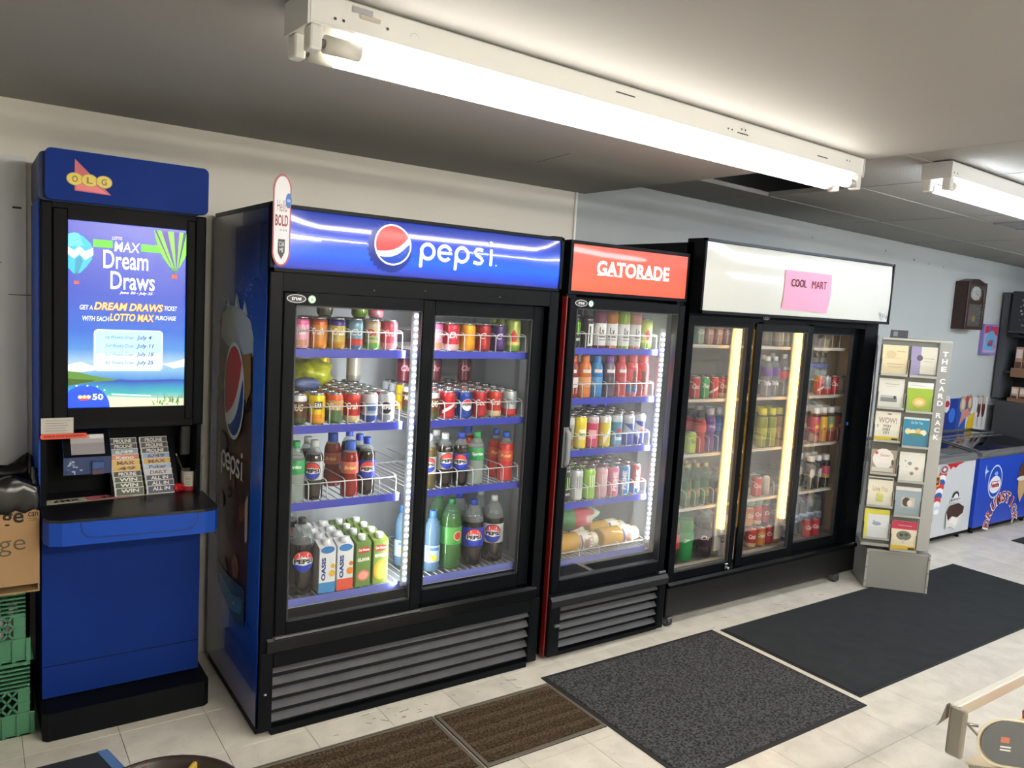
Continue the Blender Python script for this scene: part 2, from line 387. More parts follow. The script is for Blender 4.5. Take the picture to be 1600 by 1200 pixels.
for i in range(-9, 29):
    for j in range(-20, 3):
        cx, cy = T0x+(i+.5)*.305, T0y+(j+.5)*.305
        if (round(cx, 3), round(cy, 3)) in done or cx < -2.5 or cx > 8.4 or cy > WY+.1: continue
        mb.box(cx-.152, cx+.152, cy-.152, cy+.152, -.0025, 0, FM)
o = mb.build('floor_tile_field', fl); o['kind'] = 'stuff'
# dark scrapes on the tiles in front of the big cooler
mb = MB()
for i in range(26):
    x = R.choice([R.uniform(.05, 1.1), R.uniform(.35, .75), R.uniform(2.4, 3.6)]); y = R.uniform(-.16, -.03); L_ = R.uniform(.01, .05); a = R.uniform(-.9, .3)
    mb.add([(x, y, .0004), (x+L_*math.cos(a), y+L_*math.sin(a), .0004), (x+L_*math.cos(a)*1.05, y+L_*math.sin(a)+.004, .0004), (x, y+R.uniform(.001, .004), .0004)], [(0, 1, 2, 3)], M('#4a453c', .8))
o = mb.build('scrape_marks', fl); o['kind'] = 'stuff'
# ============================================================ ceiling tube lights
def tubelight(label, x0, y0, x1, y1, zc0, zc1, strength, hexc, caps=True, lit=(1, 1), group=None):
    L_ = math.hypot(x1-x0, y1-y0); t = thing('tube_light', (x0, y0, zc0), label, 'light', 0, group)
    t.rotation_euler = (0, -math.atan2(zc1-zc0, L_), math.atan2(y1-y0, x1-x0))
    Wh = M('#d6d6d2', .35); w = .066
    MB().box(0, L_, -w, w, -.07, -.001, Wh, .004, 1).build('channel', t)
    MB().prism([(0, -.03), (-w*.99, -.071), (w*.99, -.071)], L_-.06, Wh, lambda u, v, d: (.03+d, v*0+u*1.0, v-.0)).build('reflector', t) if False else None
    for e in (0, 1):
        xx = -.004 if e == 0 else L_
        MB().box(xx, xx+.004, -w-.002, w+.002, -.075, -.001, M('#c9cbcc', .4)).build('end_plate', t)
        for sy in (-.045, .045):
            x = .004 if e == 0 else L_-.034
            s_ = MB().box(x, x+.03, sy-.02, sy+.02, -.125, -.07, M('#d8d8d4', .35), .006, 2).build('lamp_holder', t)
            xa = x+.03 if e == 0 else x
            MB().tube([(xa-.002, sy, -.103), (xa+.012*(1 if e == 0 else -1), sy, -.103)], .01, M('#6f6f70', .4), 8).build('contact_pin', s_)
    for k, sy in enumerate((-.045, .045)):
        a, b = .046, L_-.046
        ca = .085 if caps and k == 0 else .06 if caps else .02
        em = M(hexc, .3, emis=strength*lit[k])
        tb = MB().tube([(a+ca, sy, -.103), (b-.03, sy, -.103)], .019, em, 12).build('lamp_tube', t)
        MB().tube([(a, sy, -.103), (a+ca, sy, -.103)], .0205, M('#d0cec6', .4), 12).build('tube_sleeve', tb)
        MB().tube([(b-.03, sy, -.103), (b, sy, -.103)], .0195, M('#b9b9b6', .3, .6), 12).build('tube_ferrule', tb)
    g = G(rough=.5)                               # knock-outs, slots and screws on the visible side
    if caps:
        for (u, v, w_, h) in ((.93, -.03, .08, .004), (1.5, -.045, .06, .004), (1.98, -.045, .07, .004)): g.rect(u, v, u+w_, v+h, '#3a3a3c')
        for u in (.06, .08, .19, 1.45, 1.47, 1.52, 1.54, 2.18, 2.2): g.circ(u, -.03-(u*37 % .02), .0035, '#2e2b2a', n=8)
        g.rect(.1, -.024, .15, -.012, '#9b9aa0'); g.rect(.12, -.034, .17, -.026, '#b3ab9c'); g.ring(.26, -.045, .012, .001, '#a5a5a4', 0, 180, 10)
    else:
        for u in (.02, .05): g.circ(u, -.05, .004, '#4a4a4c', n=8)
        g.rect(1.0, -.04, 1.1, -.036, '#55565a')
    g.to(MB(), lambda u, v, l: (u, -w-l, v)).build('screw_marks', t)['kind'] = 'stuff'
    return t
tubelight('long white twin tube light over the blue cola cooler', -.265, -.988, 2.045, -.88, 2.34, 2.34, TUBE, '#fff8ec')
tubelight('white twin tube light on the tiled ceiling at the right edge', 2.70, -.895, 5.14, -.895, CZ(2.7)-.002, CZ(5.14)-.002, TUBE2, '#f1f6ff', False, (1.0, .55))
for i, (x0, y0, z, s_, h, c) in enumerate(((-.35, -3.3, 2.34, FILL, '#fff8ec', True), (2.7, -3.3, CZ(2.7)-.002, FILL*.75, '#f1f6ff', False), (5.6, -.9, CZ(5.6)-.002, TUBE2, '#f1f6ff', False), (5.6, -3.3, CZ(5.6)-.002, FILL*.6, '#f1f6ff', False), (-.35, -5.0, 2.34, FILL, '#fff8ec', True))):  # unseen tube fixtures added as fill to brighten the room
    x1 = x0+2.35; tubelight(['twin tube light across the aisle on the plaster ceiling', 'twin tube light across the aisle on the tiled ceiling', 'twin tube light further along the tiled ceiling over the freezers', 'twin tube light at the far end of the shop', 'rearmost twin tube light of the plaster ceiling'][i], x0, y0, x1, y0, z, 2.34 if c else CZ(x1)-.002, s_, h, c)
# faint scratch in the plaster ceiling and small wall holes
mb = MB().add([(1.292, .225, 2.3396), (1.299, .22, 2.3396), (1.262, -.07, 2.3396), (1.254, -.066, 2.3396)], [(0, 1, 2, 3)], M('#55524f', .9)); o = mb.build('scratch_mark', bpy.data.objects['ceiling'])
mb = MB()
for (x, z, r_) in ((5.3, 2.288, .008), (5.75, 2.25, .01), (6.0, 2.235, .007), (6.25, 2.23, .007), (4.3, 2.3, .006)): mb.add([(x+r_*math.cos(a), WY+.0036, z+r_*math.sin(a)) for a in [k*PI/4 for k in range(8)]], [tuple(range(8))], M('#4c4e50', .9))
o = mb.build('wall_holes', bpy.data.objects['wall_back_extension']); o['kind'] = 'stuff'
# ============================================================ cooler building blocks
GLASS = glassmat('door_glass', (.985, .99, .99), .38, .0, .004)
LINER = M('#9aa1a7', .4); LINERW = M('#b5aea1', .45)
WIREW = M('#d3d5d6', .35, .1); STRIPB = M('#2733a8', .35)
CHROME = M('#c3c6c9', .2, 1.)
def carcass(t, x0, x1, yf, yb, z0, z1, skin, liner, ix0, ix1, iy, iyb, iz0, iz1):
    """open-fronted insulated box: outer skin and inner liner"""
    mb = MB()
    mb.box(x0, ix0, yf, yb, z0, z1, skin).box(ix1, x1, yf, yb, z0, z1, skin).box(ix0, ix1, iyb, yb, z0, z1, skin)
    mb.box(ix0, ix1, iy, iyb, iz1, z1, skin).box(ix0, ix1, iy, iyb, z0, iz0, skin)
    part(mb, 'cabinet_body', t)
    e = .003; mb = MB()
    mb.box(ix0, ix0+e, iy, iyb, iz0, iz1, liner).box(ix1-e, ix1, iy, iyb, iz0, iz1, liner).box(ix0+e, ix1-e, iyb-e, iyb, iz0, iz1, liner)
    mb.box(ix0+e, ix1-e, iy, iyb-e, iz1-e, iz1, liner).box(ix0+e, ix1-e, iy, iyb-e, iz0, iz0+e, liner)
    for xx in (ix0+e, ix1-e-.012):
        for yy in (iy+.12, iyb-.1): mb.box(xx, xx+.012, yy, yy+.02, iz0+.05, iz1-.05, M('#9b9ea2', .3, .7))
    part(mb, 'inner_liner', t)
def shelf(t, x0, x1, yf, yb, z, lanes, strip=None, fence=.072, wire=WIREW, rail=True, edges=None):
    """wire shelf: grid, price strip, front rail and lane dividers"""
    mb = MB(); mb.tube([(x0, yf+.006, z-.005), (x1, yf+.006, z-.005)], .004, wire, 6).tube([(x0, yb, z-.005), (x1, yb, z-.005)], .004, wire, 6)
    n = int((x1-x0)/.032)
    for i in range(n+1):
        x = x0+(x1-x0)*i/n; mb.box(x-.0015, x+.0015, yf+.006, yb, z-.003, z, wire)
    sh = part(mb, 'shelf', t)
    if strip: part(MB().prism([(yf-.004, z-.028), (yf+.002, z-.03), (yf+.004, z+.001), (yf-.002, z+.002)], x1-x0, strip, lambda u, v, w: (x0+w, u, v)), 'price_strip', sh)
    else: part(MB().tube([(x0, yf, z-.014), (x1, yf, z-.014)], .004, wire, 6).box(x0, x1, yf-.002, yf+.002, z-.01, z, wire), 'front_edge', sh)
    ed = edges if edges is not None else [x0+(x1-x0)*i/lanes for i in range(lanes+1)]
    if rail and fence: part(MB().tube([(ed[0], yf+.003, z+fence), (ed[-1], yf+.003, z+fence)], .0024, wire, 5), 'front_rail', sh)
    if fence:
        f2 = fence+.006
        for x in ed:
            part(MB().tube([(x, yf+.003, z-.01), (x, yf+.003, z+f2-.02), (x, yf+.008, z+f2-.004), (x, yf+.03, z+f2+.002), (x, yb-.05, z+f2-.002)], .0022, wire, 5), 'lane_divider', sh)
    return sh
def doorframe(t, x0, x1, z0, z1, y0, y1, w, mat, name='door', wb=None):
    wb = wb or w; mb = MB()
    mb.box(x0, x0+w, y0, y1, z0, z1, mat, .004, 1).box(x1-w, x1, y0, y1, z0, z1, mat, .004, 1)
    mb.box(x0+w, x1-w, y0+.001, y1-.001, z1-w, z1, mat).box(x0+w, x1-w, y0+.001, y1-.001, z0, z0+wb, mat)
    d = part(mb, name, t)
    part(MB().box(x0+w, x1-w, (y0+y1)/2-.0025, (y0+y1)/2+.0025, z0+wb, z1-w, GLASS), 'glass_pane', d)
    mb = MB(); gk = M('#2a2c30', .5)
    mb.box(x0+w, x0+w+.005, y0+.004, y1-.004, z0+wb, z1-w, gk).box(x1-w-.005, x1-w, y0+.004, y1-.004, z0+wb, z1-w, gk).box(x0+w, x1-w, y0+.004, y1-.004, z0+wb, z0+wb+.005, gk).box(x0+w, x1-w, y0+.004, y1-.004, z1-w-.005, z1-w, gk)
    part(mb, 'gasket', d)
    return d
def maker_badge(t, x, z, y, s=1.):
    g = G(); g.circ(x, z, .036*s, '#b9bcbf', .0155*s).circ(x, z, .033*s, '#15171a', .0128*s).text('true', x-.018*s, z-.006*s, x+.018*s, z+.007*s, '#d7d9da', .02, .2)
    part(g.to(MB(), front(y)), 'maker_badge', t)
    g = G(); g.circ(x+.058*s, z, .0145*s, '#9fc7b2').circ(x+.058*s, z, .010*s, '#d5e4d8').text('a', x+.053*s, z-.005*s, x+.063*s, z+.005*s, '#6d9a86', .02)
    part(g.to(MB(), front(y)), 'round_sticker', t)
def ledstrip(t, x, y, z0, z1, n, turn=0., w=.034):
    """clear vertical strip of white diodes, fixed behind the door frame"""
    mb = MB(); mb.box(x-w/2, x+w/2, y, y+.012, z0, z1, M('#aeb6be', .3, emis=.03), .003, 1)
    st = part(mb, 'light_strip', t); bm = MB(); em = M('#f2f6ff', .3, emis=14.)
    for i in range(n):
        z = z0+.03+(z1-z0-.06)*i/(n-1)
        bm.lathe([(.0085, 0), (.0075, .004), (.004, .007), (.0005, .008)], em, 8)
        k = len(bm.v)-32
        for q in range(k, len(bm.v)):
            a, b, c = bm.v[q]; bm.v[q] = (x+a, y-c, z+b)
    o = part(bm, 'diodes', st); o['kind'] = 'stuff'
    return st
def striplamp(x, y, z0, z1, dirv, watts, col=(1, .98, .95), w=.03):
    l = bpy.data.lights.new('strip_light', 'AREA'); l.shape = 'RECTANGLE'; l.size = w; l.size_y = z1-z0; l.energy = watts; l.color = col
    o = bpy.data.objects.new('strip_light', l); COL.objects.link(o); o.location = (x, y, (z0+z1)/2)
    d = Vector(dirv).normalized(); xx = d.cross(Vector((0, 0, 1))).normalized(); zz = -d; yy = zz.cross(xx)
    o.rotation_euler = Matrix((xx, yy, zz)).transposed().to_euler(); return o
def bowed(x0, x1, z0, z1, y, bow, mat, nx=24, nz=10, wav=0.):
    """sign panel that bulges towards the room"""
    mb = MB(); vs = []
    for j in range(nz+1):
        for i in range(nx+1):
            u, v = i/nx, j/nz; b = bow*(1-(2*v-1)**2)*min(1, 6*u*(1-u)+.35)+wav*math.sin(u*7+v*2)*math.sin(PI*v)*.5
            vs.append((x0+(x1-x0)*u, y-b, z0+(z1-z0)*v))
    return mb.add(vs, [(j*(nx+1)+i, j*(nx+1)+i+1, (j+1)*(nx+1)+i+1, (j+1)*(nx+1)+i) for j in range(nz) for i in range(nx)], mat, True)
def bowmap(x0, x1, z0, z1, y, bow):
    def f(u, v, l):
        a, b = (u-x0)/(x1-x0), (v-z0)/(z1-z0)
        return (u, y-bow*(1-(2*b-1)**2)*min(1, 6*a*(1-a)+.35)-l, v)
    return f
def louvres(t, x0, x1, zt, n, pitch, y, mat):
    for i in range(n):
        z = zt-i*pitch
        part(MB().prism([(y+.022, z), (y+.026, z-.004), (y+.008, z-pitch*.52), (y+.002, z-pitch*.48)], x1-x0, mat, lambda u, v, w: (x0+w, u, v)), 'louvre', t)
# ============================================================ blue double-door cola cooler
PX1 = 1.30
pc = thing('double_door_cooler', (.65, .38, 0), 'big blue and black two-door drinks cooler with a bright blue cola sign', 'cooler')
carcass(pc, 0, PX1, .0, .765, .03, 1.99, BLACK, LINER, .05, 1.25, .075, .70, .455, 1.665)
part(MB().box(.0, PX1, .03, .74, .0, .03, BLACK2), 'base', pc)
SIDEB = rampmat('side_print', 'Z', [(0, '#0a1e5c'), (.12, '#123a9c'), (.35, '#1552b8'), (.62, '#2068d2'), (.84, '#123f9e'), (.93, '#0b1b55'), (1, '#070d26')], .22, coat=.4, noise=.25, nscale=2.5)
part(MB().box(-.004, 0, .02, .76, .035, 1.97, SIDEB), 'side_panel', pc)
# picture of a glass of iced cola on the side panel (u runs along -y: towards the room)
g = G(rough=.25, step=.0002)
COLA = M('#4a2416', .3, var=.13, vscale=9, hex2='#170c0c', coat=.1); COLA2 = M('#8a4a26', .3, var=.1, vscale=22, hex2='#3c1c10'); 
L_ = lambda y: -y
out = [(-.60, 1.57), (-.63, 1.2), (-.62, .8), (-.58, .5), (-.52, .40), (-.26, .36), (-.17, .42), (-.155, .8), (-.15, 1.2), (-.155, 1.50), (-.2, 1.56), (-.33, 1.6), (-.48, 1.61)]
g.poly([(a*1.03-.01, b) for a, b in out], '#0b2148').poly(out, COLA)
rr = random.Random(3)
g.poly([(-.60, 1.57), (-.615, 1.47), (-.5, 1.44), (-.36, 1.45), (-.25, 1.41), (-.155, 1.43), (-.155, 1.50), (-.2, 1.56), (-.33, 1.6), (-.48, 1.61)], '#a9b2b8')
for (a, b, s) in ((-.5, 1.615, .04), (-.38, 1.62, .042), (-.27, 1.6, .036)): g.poly([(a-s, b-s*.5), (a-s*.4, b+s), (a+s*.3, b+s*.5), (a+s, b-s*.6)], '#97a9b4').poly([(a-s*.6, b-s*.3), (a-s*.3, b+s*.6), (a+s*.1, b-s*.4)], '#c5d2d8')
for i in range(14):
    a, b, s = rr.uniform(-.58, -.2), rr.choice([rr.uniform(.45, .8), rr.uniform(1.15, 1.42), rr.uniform(.8, 1.1)]), rr.uniform(.03, .075)
    g.poly([(a+s*rr.uniform(.6, 1)*math.cos(k), b+s*rr.uniform(.6, 1.1)*math.sin(k)) for k in (0, 1, 2.1, 3.1, 4.2, 5.3)], rr.choice([COLA2, '#3a1a10', '#150a0c', '#6a3a22', '#2b2130']))
g.poly([(-.3, 1.42), (-.17, 1.44), (-.16, 1.30), (-.22, 1.24)], '#8a6a3a')
g.poly([(-.2, .86), (-.16, .9), (-.16, .72), (-.19, .70)], '#b9a99e')
g.poly([(-.60, .52), (-.56, .42), (-.3, .34), (-.17, .37), (-.19, .52), (-.4, .5)], '#163a5c').poly([(-.58, .5), (-.36, .44), (-.2, .47), (-.22, .40), (-.4, .37), (-.55, .43)], '#2c5d86')
for i in range(90): 
    a, b = rr.uniform(-.6, -.15), rr.choice([rr.uniform(1.6, 1.72), rr.uniform(1.3, 1.66), rr.uniform(.38, .55)]); g.circ(a, b, rr.uniform(.0015, .004), '#b9c9d6', n=5); g.l -= 1
g.l += 1
globe(g, -.385, 1.27, .145, red='#b53039', blue='#143c86', white='#cfd6dd', ry=.195, tilt=.5)
wordpepsi(g, -.545, .935, -.225, 1.01, '#e4e6ea')
part(g.to(MB(), lambda u, v, l: (-.004-l, -u, v), off=.0003), 'cola_glass_print', pc)
# header sign
part(MB().box(.0, PX1, -.001, .02, 1.745, 1.985, BLACK).box(-.002, PX1+.002, -.012, .002, 1.972, 1.985, BLACK).box(-.002, PX1+.002, -.012, .002, 1.748, 1.76, BLACK).box(-.002, .012, -.012, .002, 1.748, 1.985, BLACK).box(PX1-.012, PX1+.002, -.012, .002, 1.748, 1.985, BLACK), 'sign_frame', pc)
SB = rampmat('sign_blue', 'Z', [(0, '#12248c'), (.1, '#1238b4'), (.3, '#0d52e0'), (.55, '#0a3fc0'), (.8, '#12309a'), (1, '#1a2f86')], .18, emis=.42, coat=.8)
sg = part(bowed(.012, PX1-.012, 1.76, 1.972, -.003, .014, SB, 80, 40), 'sign_panel', pc)
g = G(emis=.3, rough=.3, step=.00012)
n = 26; cap = []
for i in range(n*2): 
    a = 2*PI*i/(n*2); q = .105 if i % 2 else .094; cap.append((.452+q*math.cos(a)*.92, 1.868+q*math.sin(a)*.92))
g.poly(cap, '#0c2a86').circ(.455, 1.87, .083, '#0a2378')
globe(g, .465, 1.880, .078, red='#d02b33', blue='#123fa8', white='#e9eef6', tilt=.25)
for i in range(9): g.circ(.44+.012*i*.9, 1.835+((i*7) % 5)*.005, .002, '#5b86d8', n=6)
wordpepsi(g, .575, 1.832, .935, 1.902, '#eef2fb')
part(g.to(MB(), bowmap(.012, PX1-.012, 1.76, 1.972, -.003, .014), off=.0005, wrap=.016, flat2d=True), 'sign_lettering', sg)
# front frame, doors
part(MB().box(.0, .05, -.004, .075, .335, 1.748, BLACK, .003, 1).box(1.25, PX1, -.004, .075, .335, 1.748, BLACK, .003, 1).box(.05, 1.25, -.002, .075, 1.68, 1.748, BLACK2), 'front_frame', pc)
part(MB().prism([(-.012, .33), (-.012, .375), (.0, .388), (.075, .388), (.075, .33)], PX1-.05, BLACKG, lambda u, v, w: (.025+w, u, v)), 'sill', pc)
part(MB().box(.052, .665, -.014, -.006, .381, .389, M('#6a6c70', .3, .5)), 'sill_edge', pc)
d1 = doorframe(pc, .052, .662, .389, 1.678, -.003, .024, .046, BLACK)
d2 = doorframe(pc, .632, 1.248, .389, 1.678, .03, .057, .06, BLACK)
maker_badge(d1, .098, 1.655, -.003)
part(MB().box(.632, .668, .0235, .03, .40, 1.67, M('#1d1f22', .6)), 'brush_seal', d2)
for (x, z) in ((.40, 1.70), (.62, 1.71), (.98, 1.705)): part(MB().lathe([(.004, 0), (.003, .003), (.001, .004)], M('#8d8f92', .4, .5), 8, x, -.004, z), 'screw', pc)
# grille
gr = part(MB().box(.0, .05, -.01, .03, .02, .33, BLACK2, .004, 1).box(1.245, PX1, -.01, .03, .02, .33, BLACK2, .004, 1).box(.05, 1.245, -.01, .03, .268, .33, BLACK2, .003, 1).box(.05, 1.245, -.006, .03, .0, .028, BLACK2).box(.05, 1.245, .028, .034, .02, .3, M('#050506', .8)), 'grille', pc)
louvres(gr, .05, 1.245, .268, 5, .048, -.006, M('#404143', .55, var=.25, vscale=14, hex2='#2e2f31'))
part(MB().lathe([(.006, 0), (.005, .004), (.001, .005)], M('#c9cbcd', .3, .8), 8, .022, -.012, .17), 'screw', gr)
# inside
PSH = [1.465, 1.172, .872]
for z in PSH:
    shelf(pc, .085, .59, .072, .66, z, 6, STRIPB, edges=[.122+.0745*i for i in range(7)])
    shelf(pc, .665, 1.215, .072, .66, z, 6, STRIPB, edges=[.703+.0805*i for i in range(7)])
shelf(pc, .085, 1.215, .078, .66, .488, 12, M('#5d66b0', .35), fence=0)
ledstrip(pc, .622, .062, .47, 1.64, 42)
striplamp(.585, .07, .48, 1.63, (-.55, 1, 0), LEDW); striplamp(.66, .07, .48, 1.63, (.55, 1, 0), LEDW)
# oval cardboard tag standing on the corner of the sign
ov = thing('hanging_tag', (.03, -.03, 1.765), 'oval white cardboard promotion tag with red rim on blue sign corner', 'tag')
rr_ = [(.0+.052*math.cos(a)*(1), 1.925+(.105 if math.sin(a) > 0 else -.105)+.055*math.sin(a)) for a in [2*PI*i/28 for i in range(28)]]
part(MB().prism([(u*.62+.03, v) for u, v in rr_], .003, M('#8d3a40', .5), lambda u, v, w: (u, -.022+w, v)), 'card', ov)
g = G(rough=.5); g.poly([(.03+(u)*.86, 1.925+(v-1.925)*.955) for u, v in rr_], '#c5c6cc')
g.text('Hello', .0, 1.955, .058, 1.995, '#7d4a5a', .0).text('BOLD', -.008, 1.905, .066, 1.945, '#7a2c38', .03).text('by mint', .02, 1.885, .06, 1.898, '#4a5a86').circ(.066, 1.995, .018, '#2c5fa8', .026).text('NEW', .056, 1.99, .076, 2.0, '#d5dde8')
g.poly([(.012, 1.86), (.05, 1.86), (.05, 1.815), (.031, 1.79), (.012, 1.815)], '#22262c').text('SCAN', .016, 1.835, .046, 1.852, '#c9ccd0').text('ME', .02, 1.815, .042, 1.83, '#c9ccd0')
part(g.to(MB(), lambda u, v, l: (.03+(u-.03)*.62, -.022-l, v)), 'print', ov)
# ============================================================ narrow red-signed cooler
GX0, GX1, GY = 1.358, 2.132, .02
gc = thing('single_door_cooler', (1.745, .39, 0), 'narrow black one-door drinks cooler with a red-orange sign', 'cooler')
carcass(gc, GX0, GX1, GY, .765, .04, 1.985, BLACK, LINER, GX0+.055, GX1-.055, GY+.06, .70, .43, 1.68)
part(MB().box(GX0+.02, GX1-.02, .06, .74, .0, .04, BLACK2), 'base', gc)
part(MB().box(GX0-.012, GX0-.006, .0, .03, .02, 1.73, M('#6e1512', .4)).box(GX0-.006, GX0, .004, .03, .02, 1.73, BLACK2), 'red_edge_strip', gc)
part(MB().box(GX0, GX1, GY-.012, GY, 1.742, 1.985, BLACK), 'sign_frame', gc)
SR = rampmat('sign_red', 'Z', [(0, '#e2472c'), (.2, '#e84a2e'), (.5, '#dc4129'), (1, '#d03c26')], .3, emis=.55, coat=.2)
sg = part(bowed(GX0+.016, GX1-.016, 1.758, 1.968, GY-.0125, .001, SR, 8, 4), 'sign_panel', gc)
g = G(emis=.55, rough=.35); g.text('GATORADE', 1.517, 1.836, 1.99, 1.905, '#f6e9e4', .035)
for (u, v) in ((1.517, 1.836),): pass
for ch in (1.525, 1.590, 1.645, 1.77, 1.83, 1.9, 1.955): g.rect(ch-.004, 1.836, ch+.03, 1.8425, '#f6e9e4')
part(g.to(MB(), front(GY-.0135)), 'sign_lettering', sg)
dg = doorframe(gc, GX0+.002, GX1-.02, .335, 1.725, GY-.03, GY+.01, .046, BLACK, wb=.055)
maker_badge(dg, GX0+.066, 1.703, GY-.03)
hd = MB().tube([(GX0+.026, GY-.03, 1.12), (GX0+.026, GY-.05, 1.105), (GX0+.026, GY-.055, 1.08), (GX0+.026, GY-.055, .99), (GX0+.026, GY-.05, .965), (GX0+.026, GY-.03, .95)], .011, M('#7d8183', .4), 8)
hd.box(GX0+.011, GX0+.041, GY-.036, GY-.029, .94, 1.13, M('#6d7173', .45), .005, 2); part(hd, 'door_handle', dg)
part(MB().box(GX1-.06, GX1-.01, GY-.035, GY+.02, .322, .336, M('#6b6e72', .35, .6), .002, 1), 'hinge', gc)
gg = part(MB().box(GX0, GX0+.07, GY-.035, .06, .02, .315, BLACK2, .01, 2).box(GX1-.05, GX1, GY-.035, .06, .02, .315, BLACK2, .01, 2).prism([(GY-.045, .268), (GY-.048, .3), (GY-.035, .318), (.06, .318), (.06, .262)], GX1-GX0, M('#1d1e20', .4), lambda u, v, w: (GX0+w, u, v)).box(GX0+.06, GX1-.045, GY-.03, .05, .02, .04, BLACK2).box(GX0+.06, GX1-.045, .045, .055, .02, .28, M('#050506', .8)), 'grille', gc)
louvres(gg, GX0+.07, GX1-.05, .258, 5, .045, GY-.028, M('#3c3d3f', .5))
for x in (GX0+.05,): part(MB().box(x-.02, x+.01, GY-.045, GY-.03, .17, .18, M('#b9bcbf', .3, .8)), 'latch_screw', gg)
GSH = [1.490, 1.248, .994, .735]
for z in GSH: shelf(gc, GX0+.075, GX1-.085, GY+.06, .66, z, 7, STRIPB, fence=.07, edges=[1.4656+.0788*i for i in range(8)])
shelf(gc, GX0+.075, GX1-.085, GY+.06, .66, .452, 7, M('#4a53a0', .35), fence=.035, edges=[1.468, 1.60, 1.73, 1.86, 2.038])
ledstrip(gc, GX1-.085, GY+.045, .47, 1.60, 42)
striplamp(GX1-.115, GY+.05, .48, 1.6, (-.8, 1, 0), LEDW)
# ============================================================ three-door cooler with the white sign
CX0, CX1, CY = 2.18, 3.945, .03
cc = thing('triple_door_cooler', (3.06, .4, 0), 'wide black three-door sliding cooler with a blank white sign', 'cooler')
carcass(cc, CX0, CX1, CY, .78, .10, 2.05, BLACK, LINERW, CX0+.05, CX1-.055, CY+.09, .70, .255, 1.655)
part(MB().box(CX0, CX1, CY, .78, .052, .10, BLACK2), 'base', cc)
for (x, y) in ((CX0+.03, .03), (CX1-.19, .03), (CX0+.1, .68), (CX1-.15, .68)):
    c_ = part(MB().box(x-.02, x+.02, y-.02, y+.02, .045, .055, M('#7d7f82', .3, .8)).box(x-.022, x-.019, y-.015, y+.02, .015, .05, M('#8b8d90', .3, .8)).box(x+.019, x+.022, y-.015, y+.02, .015, .05, M('#8b8d90', .3, .8)), 'caster', cc)
    w_ = MB().lathe([(.012, -.015), (.024, -.015), (.025, 0), (.024, .015), (.012, .015)], M('#2a2a2c', .5), 16)
    w_.v = [(x+c, y+a, .0252+b) for a, b, c in w_.v]; part(w_, 'wheel', c_)
part(MB().box(CX0, CX1, CY-.012, CY+.03, .055, .215, M('#0b0c0e', .4, var=.2, vscale=8, hex2='#07080a'), .004, 1), 'kick_panel', cc)
part(MB().prism([(CY-.02, .215), (CY-.022, .232), (CY-.01, .245), (CY+.09, .245), (CY+.09, .215)], CX1-CX0, BLACKG, lambda u, v, w: (CX0+w, u, v)), 'sill', cc)
part(MB().box(CX0, CX0+.035, CY-.006, CY+.09, .215, 1.69, BLACK).box(3.80, CX1, CY-.006, CY+.09, .215, 1.69, BLACK).box(CX0+.035, 3.80, CY-.004, CY+.09, 1.652, 1.70, BLACK), 'front_frame', cc)
part(MB().tube([(CX1-.004, CY-.012, .5), (CX1+.004, CY-.016, .9), (CX1+.006, CY-.014, 1.2), (CX1-.002, CY-.012, 1.62)], .006, M('#b9bdc2', .3, .5), 6), 'edge_cable', cc)
# box sign
part(MB().box(CX0, 3.94, -.034, CY+.05, 1.69, 2.07, BLACK, .003, 1), 'sign_box', cc)
SW = M('#c9cbc5', .16, emis=.05, coat=1., var=.35, vscale=2., hex2='#c2c4bd')
sg = part(bowed(CX0+.016, 3.928, 1.706, 2.054, -.036, .016, SW, 60, 16, .0012), 'sign_panel', cc)
ST = M('#b5b9bd', .15, 1.)
part(MB().box(CX0, CX0+.014, -.046, -.03, 1.69, 2.07, BLACK).box(3.926, 3.94, -.046, -.03, 1.69, 2.07, BLACK).box(CX0, 3.94, -.046, -.03, 2.056, 2.07, M('#33363a', .18, .9)).box(CX0, 3.94, -.046, -.03, 1.69, 1.704, M('#33363a', .18, .9)), 'sign_trim', sg)
g = G(rough=.3)
for i in range(16): g.circ(3.87+R.uniform(-.05, .04), 1.72+R.uniform(0, .07), R.uniform(.003, .012), R.choice(['#9aa0a4', '#7e868c', '#d5d8da']), n=6)
part(g.to(MB(), bowmap(CX0+.016, 3.928, 1.706, 2.054, -.036, .016), off=.001), 'torn_tape', sg)
ps = MB(); nx_, nz_ = 10, 8; u0, u1, v0, v1 = 2.83, 3.265, 1.742, 1.957; bm_ = bowmap(CX0+.016, 3.928, 1.706, 2.054, -.036, .016)
vs = [Vector(bm_(u0+(u1-u0)*i/nx_, v0+(v1-v0)*j/nz_-(.008*(i/nx_) if j == 0 else 0), .004+.0025*math.sin(i*1.1+j)*(1-j/nz_))) for j in range(nz_+1) for i in range(nx_+1)]
ps.add(vs, [(j*(nx_+1)+i, j*(nx_+1)+i+1, (j+1)*(nx_+1)+i+1, (j+1)*(nx_+1)+i) for j in range(nz_) for i in range(nx_)], M('#e692ae', .7), True)
pk = ps.build('paper_sign'); tag(pk, 'pink paper notice reading COOL MART on the white cooler sign', 'notice')
g = G(rough=.7); g.text('COOL', 2.885, 1.868, 3.025, 1.912, '#3c2430', .02).text('MART', 3.075, 1.868, 3.215, 1.912, '#4a3440', .0)
g.to(MB(), bm_, off=.0075, wrap=.02).build('lettering', pk)
